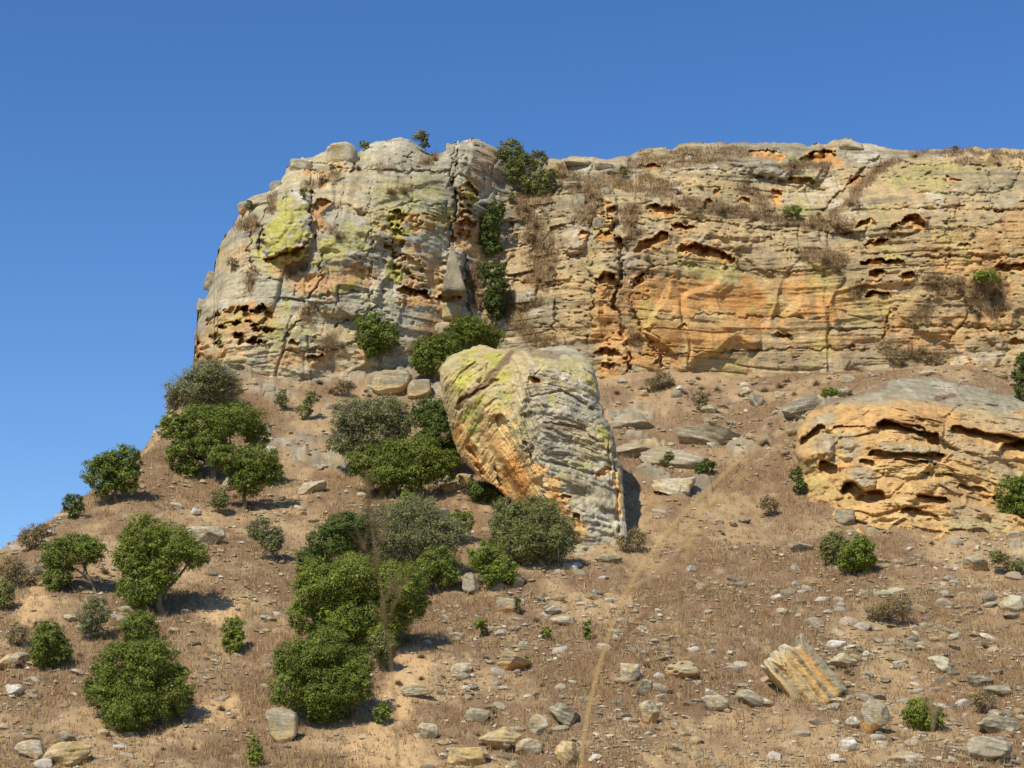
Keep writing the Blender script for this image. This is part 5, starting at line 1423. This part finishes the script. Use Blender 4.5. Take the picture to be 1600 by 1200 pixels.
T = [
    ("grey_green_tree", "grey olive tree on the skyline at the cliff's left foot", "tree", [(335, 588, 38, 24), (300, 612, 40, 30), (345, 615, 34, 28), (272, 626, 15, 16), (318, 632, 30, 20)], (332, 648), 'grey'),
    ("leafy_tree", "wide green tree below the grey olive one on the left skyline", "tree", [(270, 668, 24, 22), (315, 660, 40, 24), (370, 662, 46, 26), (405, 682, 22, 20), (288, 705, 26, 34), (330, 695, 28, 24), (298, 735, 18, 22)], (335, 750), 'green'),
    ("leafy_tree", "olive green tree with a shaded trunk right of the wide skyline tree", "tree", [(355, 718, 28, 22), (400, 722, 36, 24), (425, 742, 20, 18), (385, 752, 30, 24)], (378, 797), 'green'),
    ("leafy_tree", "rounded green tree alone against the sky on the left slope", "tree", [(160, 745, 30, 32), (195, 722, 26, 24), (198, 748, 24, 26), (172, 728, 22, 20)], (185, 782), 'green'),
    ("leafy_bush", "small green bush on the skyline left of the lone rounded tree", "bush", [(116, 790, 17, 18)], (118, 808), 'dark'),
    ("brown_bush", "brownish bush on the skyline near the left edge", "bush", [(50, 840, 22, 17), (68, 830, 14, 10)], (55, 858), 'brown'),
    ("umbrella_tree", "umbrella-shaped green tree with a bare trunk and dark shade beneath", "tree", [(98, 870, 34, 24), (140, 862, 28, 20), (90, 905, 22, 22), (120, 850, 24, 14)], (157, 928), 'green'),
    ("leafy_tree", "tall twin-crowned green tree beside the pale rounded boulder", "tree", [(225, 840, 38, 32), (208, 872, 28, 28), (268, 855, 40, 30), (305, 868, 22, 20), (222, 915, 40, 36), (250, 895, 30, 24)], (262, 962), 'bright'),
    ("leafy_bush", "round green bush just above the large lower left tree", "bush", [(216, 982, 30, 26)], (216, 1006), 'green'),
    ("grey_green_bush", "grey green bush between two round bushes at lower left", "bush", [(148, 960, 24, 26), (140, 982, 16, 16)], (146, 1000), 'grey'),
    ("leafy_bush", "round green bush low near the left edge", "bush", [(76, 1000, 27, 26), (88, 1018, 24, 22), (66, 1022, 20, 20)], (78, 1043), 'green'),
    ("leafy_tree", "large dense dark green tree at the bottom left", "tree", [(190, 1042, 42, 34), (240, 1035, 40, 30), (168, 1080, 34, 40), (215, 1085, 48, 40), (270, 1082, 34, 38), (205, 1115, 44, 28), (230, 1020, 30, 18)], (215, 1140), 'green'),
    ("leafy_bush", "narrow upright green bush alone on the dry lower left slope", "bush", [(365, 985, 16, 20), (366, 1003, 17, 18)], (366, 1021), 'bright'),
    ("leafy_tree", "round green tree leaning on the cliff foot above the gully rocks", "tree", [(582, 520, 28, 28), (602, 525, 24, 26), (580, 542, 20, 20)], (592, 566), 'green'),
    ("leafy_bush", "tiny green tree in the rocks left of the pinnacle's cave", "bush", [(657, 489, 10, 13)], (658, 512), 'dark'),
    ("leafy_tree", "green tree touching the leaning boulder's upper left corner", "tree", [(670, 555, 28, 28), (695, 545, 26, 22), (660, 570, 20, 18)], (682, 594), 'green'),
    ("leafy_tree", "green spreading tree behind the top of the leaning boulder", "tree", [(735, 518, 32, 22), (712, 528, 22, 18), (768, 530, 22, 16)], (742, 556), 'green'),
    ("grey_green_tree", "big greyish tree above the green thicket left of the boulder", "tree", [(555, 655, 38, 28), (600, 648, 42, 26), (540, 690, 28, 26), (590, 685, 38, 28), (625, 668, 24, 22)], (590, 735), 'grey'),
    ("leafy_tree", "upright green tree pressed against the leaning boulder's left side", "tree", [(675, 650, 32, 26), (682, 682, 36, 30), (700, 712, 24, 26)], (690, 745), 'dark'),
    ("leafy_tree", "low spreading green tree beneath the big greyish one", "tree", [(575, 725, 34, 28), (612, 722, 38, 30), (655, 716, 40, 30), (600, 748, 34, 18), (690, 728, 26, 26), (650, 742, 34, 22)], (605, 776), 'green'),
    ("leafy_bush", "dark green bush under the overhang of the leaning boulder", "bush", [(750, 768, 22, 16), (772, 770, 20, 14)], (758, 785), 'dark'),
    ("leafy_bush", "small bright bush left of the grey pointed boulder", "bush", [(636, 780, 15, 14)], (637, 796), 'bright'),
    ("leafy_bush", "round bright bush right of the grey pointed boulder", "bush", [(718, 820, 22, 22), (706, 828, 14, 14)], (722, 846), 'bright'),
    ("grey_green_tree", "broad grey green bush in front of the leaning boulder's foot", "tree", [(795, 812, 34, 30), (842, 808, 36, 30), (872, 838, 30, 34), (815, 848, 40, 30), (785, 838, 26, 26), (855, 858, 34, 20)], (845, 882), 'olive'),
    ("leafy_bush", "bright green double bush below the broad grey green one", "bush", [(757, 872, 28, 24), (785, 892, 24, 22), (768, 900, 20, 16)], (775, 916), 'bright'),
    ("leafy_tree", "green tree at the upper left of the central grove", "tree", [(538, 826, 32, 22), (515, 850, 34, 28), (492, 882, 32, 26)], (505, 905), 'dark'),
    ("grey_green_tree", "wide greyish tree with bare limbs at the top of the central grove", "tree", [(596, 822, 44, 28), (650, 812, 48, 30), (690, 840, 40, 30), (635, 850, 50, 32), (556, 848, 40, 26), (600, 862, 40, 24)], (615, 890), 'grey'),
    ("leafy_tree", "small green tree on the right edge of the central grove", "tree", [(685, 880, 30, 24), (665, 895, 22, 20), (700, 900, 18, 18)], (685, 925), 'green'),
    ("leafy_tree", "largest green tree spreading across the middle of the central grove", "tree", [(500, 915, 44, 34), (560, 905, 54, 34), (620, 918, 46, 36), (478, 965, 28, 28), (540, 965, 50, 34), (600, 968, 42, 36), (648, 940, 24, 30), (580, 990, 36, 22)], (570, 1015), 'bright'),
    ("leafy_tree", "big round green tree at the bottom of the central grove", "tree", [(470, 1035, 40, 32), (512, 1018, 42, 32), (552, 1042, 32, 32), (455, 1072, 34, 34), (515, 1075, 48, 36), (508, 1108, 38, 22), (548, 1070, 32, 30)], (505, 1130), 'green'),
    ("grey_green_bush", "thin grey green tree right of the lowest grove tree", "bush", [(598, 1008, 22, 20), (600, 1026, 16, 16)], (598, 1048), 'olive'),
    ("grey_green_bush", "sparse grey bush alone left of the central grove", "bush", [(408, 828, 20, 20), (425, 850, 18, 18), (432, 838, 12, 14)], (428, 876), 'grey'),
    ("leafy_bush", "small upright green bush cut by the bottom edge", "bush", [(398, 1170, 12, 18), (399, 1188, 12, 14)], (398, 1198), 'bright'),
    ("leafy_bush", "two-toned bush on the dry slope below the orange outcrop", "bush", [(1340, 862, 26, 24), (1352, 876, 18, 18), (1325, 876, 18, 16)], (1335, 896), 'bright'),
    ("grey_green_bush", "pale feathery bush joined to the left of the two-toned bush", "bush", [(1302, 848, 20, 20), (1298, 870, 16, 14)], (1305, 888), 'olive'),
    ("leafy_bush", "dark bush at the lower left corner of the outcrop", "bush", [(1243, 742, 10, 13), (1250, 760, 11, 12)], (1249, 772), 'dark'),
    ("leafy_tree", "green tree at the right edge in front of the outcrop", "tree", [(1578, 768, 24, 22), (1600, 790, 30, 28), (1575, 795, 18, 18), (1610, 760, 24, 22)], (1592, 818), 'green'),
    ("leafy_tree", "tall tree at the right edge above the outcrop", "tree", [(1598, 566, 16, 14), (1594, 590, 14, 16), (1600, 612, 16, 18), (1618, 590, 20, 20)], (1597, 668), 'dark'),
    ("leafy_bush", "bright round bush among stones at the bottom right", "bush", [(1436, 1112, 24, 20), (1455, 1122, 20, 18), (1428, 1122, 16, 12)], (1444, 1140), 'bright'),
    ("leafy_bush", "low green bush beside the smooth humps right of the boulder", "bush", [(1105, 728, 14, 10), (1095, 735, 12, 7)], (1103, 742), 'dark'),
    ("leafy_bush", "green sprig growing from the grey humps", "bush", [(1045, 712, 8, 7), (1038, 722, 8, 6)], (1042, 730), 'olive'),
    ("leafy_bush", "small green bush above the grey layered slab", "bush", [(1296, 614, 14, 8)], (1294, 622), 'bright'),
    ("brown_bush", "olive brown bush at the right foot of the leaning boulder", "bush", [(995, 842, 15, 16), (975, 850, 12, 12)], (990, 862), 'brown'),
    ("brown_bush", "dry bush at the foot of the cliff crack", "bush", [(1035, 594, 18, 12), (1020, 600, 16, 8)], (1032, 608), 'brown'),
    ("brown_bush", "dry olive bush on the grass between cliff and humps", "bush", [(1094, 624, 15, 13)], (1098, 642), 'brown'),
    ("leafy_bush", "small green bush on the rocks below the cliff's left part", "bush", [(440, 624, 11, 15)], (441, 642), 'olive'),
    ("grey_green_bush", "thin green bush left of the big greyish tree", "bush", [(488, 622, 11, 12), (476, 640, 14, 14)], (483, 656), 'olive'),
    ("brown_bush", "brown shrub just below the yellow base of the cliff", "bush", [(538, 606, 15, 11)], (538, 618), 'brown'),
    ("brown_bush", "brownish shrub at the left edge with olive leaves", "bush", [(22, 890, 24, 20), (45, 905, 16, 12)], (30, 918), 'brown'),
    ("leafy_bush", "olive shrub cut by the left edge below the brownish one", "bush", [(4, 925, 18, 22), (8, 940, 14, 10)], (6, 950), 'olive'),
    ("brown_bush", "dry brown bush near the left edge beside the low round bush", "bush", [(28, 992, 18, 14)], (30, 1006), 'brown'),
    ("brown_bush", "dry bush on the slope below the shaded trunk tree", "bush", [(342, 782, 18, 14)], (342, 802), 'olive'),
    ("brown_bush", "wispy dry bush at the right of the lower slope", "bush", [(1400, 950, 28, 14), (1370, 958, 20, 10)], (1395, 970), 'brown'),
    ("brown_bush", "brown bush above the big bottom right boulder", "bush", [(1535, 1096, 20, 14)], (1538, 1112), 'brown'),
    ("brown_bush", "dry bush in the grass right of the humps", "bush", [(1200, 790, 16, 14)], (1200, 806), 'brown'),
    ("leafy_bush", "green creeper on the right edge below the outcrop", "bush", [(1560, 872, 16, 10), (1585, 885, 16, 10)], (1575, 896), 'olive'),
    ("leafy_bush", "small green plant right of the grove near the loose stones", "bush", [(751, 974, 10, 9), (756, 986, 6, 6)], (752, 998), 'bright'),
    ("leafy_bush", "tiny round green plant left of another in the stony grass", "bush", [(853, 988, 8, 9)], (853, 999), 'bright'),
    ("leafy_bush", "tiny upright green plant right of another in the stony grass", "bush", [(917, 978, 7, 8), (918, 990, 8, 8)], (918, 1000), 'bright'),
    ("leafy_bush", "small green bush on the sandy patch", "bush", [(598, 1115, 14, 14)], (598, 1132), 'bright'),
    ("leafy_bush", "tiny green sprout beside the boulder with the ochre patch", "bush", [(823, 1032, 5, 9)], (823, 1043), 'bright'),
    ("leafy_bush", "pale sprout above the tan stones in the middle slope", "bush", [(808, 940, 7, 7), (808, 950, 6, 6)], (808, 958), 'olive'),
]
for i, (nm, lb, ct, lo, ba, kd) in enumerate(T):
    tree(nm, lb, ct, lo, ba, kd, 'slope', i)
TCL = [
    ("cliff_tree", "olive tree on the cliff rim right of the rounded domes", "tree", [(798, 236, 21, 16), (815, 258, 26, 19), (776, 247, 15, 10), (840, 254, 16, 18), (802, 272, 20, 17)], (808, 288), 'olive'),
    ("cliff_tree", "lower tree in the notch under the cliff rim", "tree", [(828, 286, 17, 13), (855, 280, 19, 16), (846, 296, 18, 12)], (845, 304), 'olive'),
    ("cliff_bush", "dark green bush hanging at the top of the gully", "bush", [(776, 330, 17, 14), (768, 350, 19, 15), (764, 372, 20, 16), (770, 390, 14, 10)], (768, 400), 'dark'),
    ("cliff_bush", "dark green bush in the lower gully beside the pinnacle", "bush", [(768, 425, 23, 15), (776, 445, 21, 15), (770, 470, 20, 16), (776, 488, 15, 13)], (772, 502), 'dark'),
    ("cliff_tree", "small pale-stemmed tree on the skyline beside the highest dome", "tree", [(658, 213, 13, 8), (664, 225, 8, 8)], (664, 240), 'olive'),
    ("cliff_bush", "small bush on the skyline between two rock domes", "bush", [(569, 226, 9, 6)], (567, 234), 'olive'),
    ("cliff_bush", "small green bush on the rim face right of the rim tree", "bush", [(974, 268, 7, 8)], (974, 278), 'olive'),
    ("cliff_bush", "yellow green bush under the orange scar of the upper wall", "bush", [(1238, 330, 16, 8)], (1238, 338), 'bright'),
    ("cliff_bush", "green bush on the brown ledge of the right wall", "bush", [(1540, 434, 22, 9)], (1540, 444), 'bright'),
    ("cliff_bush", "small bush below the two left blocks of the cliff", "bush", [(362, 410, 9, 8)], (362, 418), 'brown'),
    ("cliff_bush", "small dark bush on the white spot of the lichen block", "bush", [(475, 300, 7, 8)], (475, 309), 'olive'),
    ("cliff_bush", "small olive bush left of the lichen block on the skyline", "bush", [(389, 322, 7, 8)], (390, 331), 'olive'),
    ("cliff_bush", "pale green bush in the honeycombed left foot of the cliff", "bush", [(346, 528, 7, 10)], (346, 540), 'olive'),
    ("cliff_bush", "small bush in the crack right of the caves under the domes", "bush", [(688, 328, 6, 12)], (689, 342), 'olive'),
    ("cliff_bush", "round bush below the rim trees above the gully", "bush", [(799, 308, 7, 7)], (799, 316), 'olive'),
    ("cliff_bush", "tiny bush on the right skyline of the cliff", "bush", [(1492, 232, 7, 4)], (1492, 237), 'brown'),
    ("cliff_bush", "olive shrub in the brown ledges left of the wall's cracks", "bush", [(830, 372, 11, 9), (838, 382, 8, 8)], (832, 390), 'brown'),
    ("cliff_bush", "feathery shrub on the low ledge above the outcrop", "bush", [(1400, 562, 18, 12), (1455, 566, 18, 11)], (1425, 578), 'brown'),
]
for i, (nm, lb, ct, lo, ba, kd) in enumerate(TCL):
    tree(nm, lb, ct, lo, ba, kd, 'cliff', 100 + i)

# dry shrubs on the ledges and the slope: one shape of each sort, copied
def shrub_mesh(seed, n=260, pal=(lin(146, 120, 86), lin(126, 104, 76), lin(158, 134, 96), lin(116, 104, 70))):
    r = np.random.default_rng(seed)
    d = r.normal(size=(n, 3)); d[:, 2] = np.abs(d[:, 2]) * .9 + .1; d /= np.linalg.norm(d, axis=1)[:, None]
    L = r.uniform(.5, 1.0, n)
    a = d * (L * r.uniform(.0, .6, n))[:, None]; b = d * L[:, None] + r.normal(size=(n, 3)) * .12
    b[:, 2] = np.abs(b[:, 2])
    s = np.cross(b - a, r.normal(size=(n, 3))); s /= np.linalg.norm(s, axis=1)[:, None]; s *= .035
    V = np.stack([a - s, a + s, b], 1).reshape(-1, 3)
    c = np.repeat(np.array(pal)[r.integers(len(pal), size=n)] * r.uniform(.8, 1.15, n)[:, None], 3, 0)
    return mesh_np("shrub_shape", V, np.arange(3 * n).reshape(-1, 3), M_GRASS, c, smooth=False, link=False)


SH = [shrub_mesh(700 + k) for k in range(5)]
rs = np.random.default_rng(77)
LEDGE = []
for (px, py, w, h) in [(612, 300, 22, 10), (632, 298, 20, 10), (385, 352, 18, 9), (402, 350, 14, 8), (458, 424, 16, 10), (470, 418, 14, 10), (395, 440, 12, 10), (482, 490, 12, 12), (528, 368, 12, 8), (680, 248, 14, 10), (822, 326, 20, 14), (838, 350, 18, 14), (850, 384, 18, 12), (862, 418, 18, 10), (842, 436, 16, 8),
                       (905, 290, 18, 10), (925, 305, 18, 10), (948, 292, 16, 10), (988, 350, 18, 12), (1012, 402, 14, 14), (1060, 300, 16, 8), (1095, 292, 14, 8), (1070, 345, 14, 8), (1130, 328, 18, 9), (1180, 340, 18, 9), (1230, 350, 16, 8), (1270, 352, 18, 9), (1310, 352, 16, 9), (1290, 405, 22, 14), (1310, 420, 18, 12), (1240, 258, 18, 7), (1330, 318, 18, 9), (1378, 368, 12, 9), (1395, 366, 12, 9), (1430, 376, 12, 8),
                       (1465, 445, 22, 12), (1500, 452, 22, 12), (1525, 462, 20, 12), (1556, 455, 20, 12), (1530, 490, 20, 10), (1520, 365, 12, 7), (1430, 243, 16, 5), (1560, 255, 14, 6), (1245, 392, 14, 8), (995, 528, 14, 10), (748, 430, 14, 10), (740, 470, 12, 10), (560, 262, 16, 8), (535, 540, 14, 9), (880, 275, 16, 9), (1430, 510, 18, 8), (1340, 455, 14, 7)]:
    p = cliff_at(px, py + h * .4, 0.15); s = mpp(p[1])
    o = obj_of("dry_shrub", SH[rs.integers(5)])
    o.location = p; o.scale = (w * s * .62, w * s * .5, h * s * 1.25); o.rotation_euler = (0, 0, rs.uniform(0, 6.28))
    tag(o, "dry ledge shrub", "shrub", "dry shrubs on the cliff ledges")
    LEDGE.append((o, px, py))
label_by_place(LEDGE, "dry ledge shrub")
k = 0
SLOPE = []
while k < 125:
    px = rs.uniform(0, 1600); py = rs.uniform(610, 1180)
    if k > 90:
        px = rs.uniform(940, 1420) if rs.uniform() < .7 else rs.uniform(420, 680); py = rs.uniform(588, 625)
    if px < 300 and py < 860: continue
    p = ground_at(px, py)
    if p[1] > 194 or p[1] < 97: continue
    s = mpp(p[1]); w = rs.uniform(8, 20)
    o = obj_of("dry_shrub", SH[rs.integers(5)])
    o.location = p; o.scale = (w * s * .6, w * s * .6, w * s * rs.uniform(.45, .8)); o.rotation_euler = (0, 0, rs.uniform(0, 6.28))
    tag(o, "low dry shrub", "shrub", "dry shrubs on the hillside")
    SLOPE.append((o, px, py))
    k += 1
label_by_place(SLOPE, "low dry shrub")

# ------------------------------------------------------------------ tall grass stems close to the camera
def stem(label, pts, Y, r0, panicle, seed, col=lin(206, 170, 112), pc=lin(196, 164, 112)):
    r = np.random.default_rng(seed)
    P = np.array([at(a, b, Y) for a, b in pts])
    g = np.array([P[0, 0] - (P[1, 0] - P[0, 0]) * .3, Y, 0.0])
    rt = empty("grass_stem", g)
    path = np.vstack([g, P])
    # resample
    t = np.concatenate([[0], np.cumsum(np.linalg.norm(np.diff(path, axis=0), axis=1))]); tt_ = np.linspace(0, t[-1], 40)
    path = np.stack([np.interp(tt_, t, path[:, k_]) for k_ in range(3)], -1)
    V, Q = tube(path - g, r0, r0 * .35, 6)
    mesh_np("stalk", V, Q, M_STRAW, np.repeat(col[None], len(V), 0), parent=rt)
    Vs, Fs, off = [], [], 0
    for (a, b, c, d) in panicle:       # branchlets with spikelets
        A = at(a, b, Y); B_ = at(c, d, Y + r.uniform(-.05, .05))
        pa = bend(A, B_, r, 8, .05)
        v, q = tube(pa - g, .0013, .0008, 4); Vs.append(v); Fs.append(q + off); off += len(v)
        for k_ in range(7):
            u = r.uniform(.25, 1); m = pa[0] + (pa[-1] - pa[0]) * u; i_ = min(int(u * 7), 6); m = pa[i_]
            dr = (pa[-1] - pa[0]); dr = dr / np.linalg.norm(dr) + r.normal(size=3) * .45
            v, q = tube(np.array([m, m + dr * .008, m + dr * .018, m + dr * .026]) - g, .0014, .0006, 4)
            Vs.append(v); Fs.append(q + off); off += len(v)
    if Vs:
        V = np.concatenate(Vs)
        mesh_np("panicle", V, np.concatenate(Fs), M_STRAW, np.repeat(pc[None], len(V), 0), smooth=False, parent=rt)
    tag(rt, label, "grass stem", "tall grass stems in front of the camera")


rq = np.random.default_rng(5)
pan1 = [(1000 + 18 * k, 890 - 16 * k, 1000 + 18 * k + rq.uniform(40, 130), 890 - 16 * k - rq.uniform(10, 90)) for k in range(0, 9, 2)]
pan1 += [(985, 920, 1120, 850), (1040, 850, 1220, 700)]
stem("long yellow grass stem bending right with a feathery head in front of the boulder", [(905, 1200), (925, 1080), (955, 980), (985, 910), (1030, 845), (1090, 780), (1170, 705)], 3.0, .0040, pan1, 1, lin(226, 194, 128), lin(220, 190, 134))
stem("brown grass stem with side branches left of the centre", [(622, 1200), (617, 1100), (608, 1000), (592, 900), (578, 800), (572, 735)], 3.2, .0030,
     [(592, 900, 570, 840), (590, 880, 604, 800), (580, 810, 572, 752), (585, 850, 566, 790), (605, 980, 632, 905), (608, 1000, 590, 950), (600, 940, 622, 890), (578, 800, 582, 740)], 2, lin(160, 132, 92), lin(150, 124, 88))
stem("thin straw stem in front of the striped block", [(1246, 1200), (1240, 1120), (1232, 1040), (1237, 985), (1240, 945)], 3.0, .0026, [(1236, 1000, 1240, 955)], 3, lin(216, 190, 140), lin(200, 172, 126))
stem("short dark grass head right of the long yellow stem", [(1092, 1200), (1092, 1150), (1088, 1100)], 3.1, .0026, [(1090, 1130, 1084, 1098), (1090, 1140, 1094, 1104)], 4, lin(176, 146, 104), lin(164, 134, 96))
stem("second straw stem leaning right behind the long yellow one", [(915, 1200), (930, 1110), (950, 1040), (985, 975), (1040, 930), (1105, 905)], 3.4, .0022, [(985, 975, 1060, 925), (960, 1020, 1010, 960), (1020, 940, 1110, 918)], 5, lin(190, 152, 104), lin(150, 116, 84))
stem("pale straw stem before the stones at lower right", [(1460, 1200), (1458, 1150), (1455, 1108)], 3.0, .0022, [(1457, 1140, 1452, 1100)], 6, lin(196, 172, 126), lin(180, 150, 110))
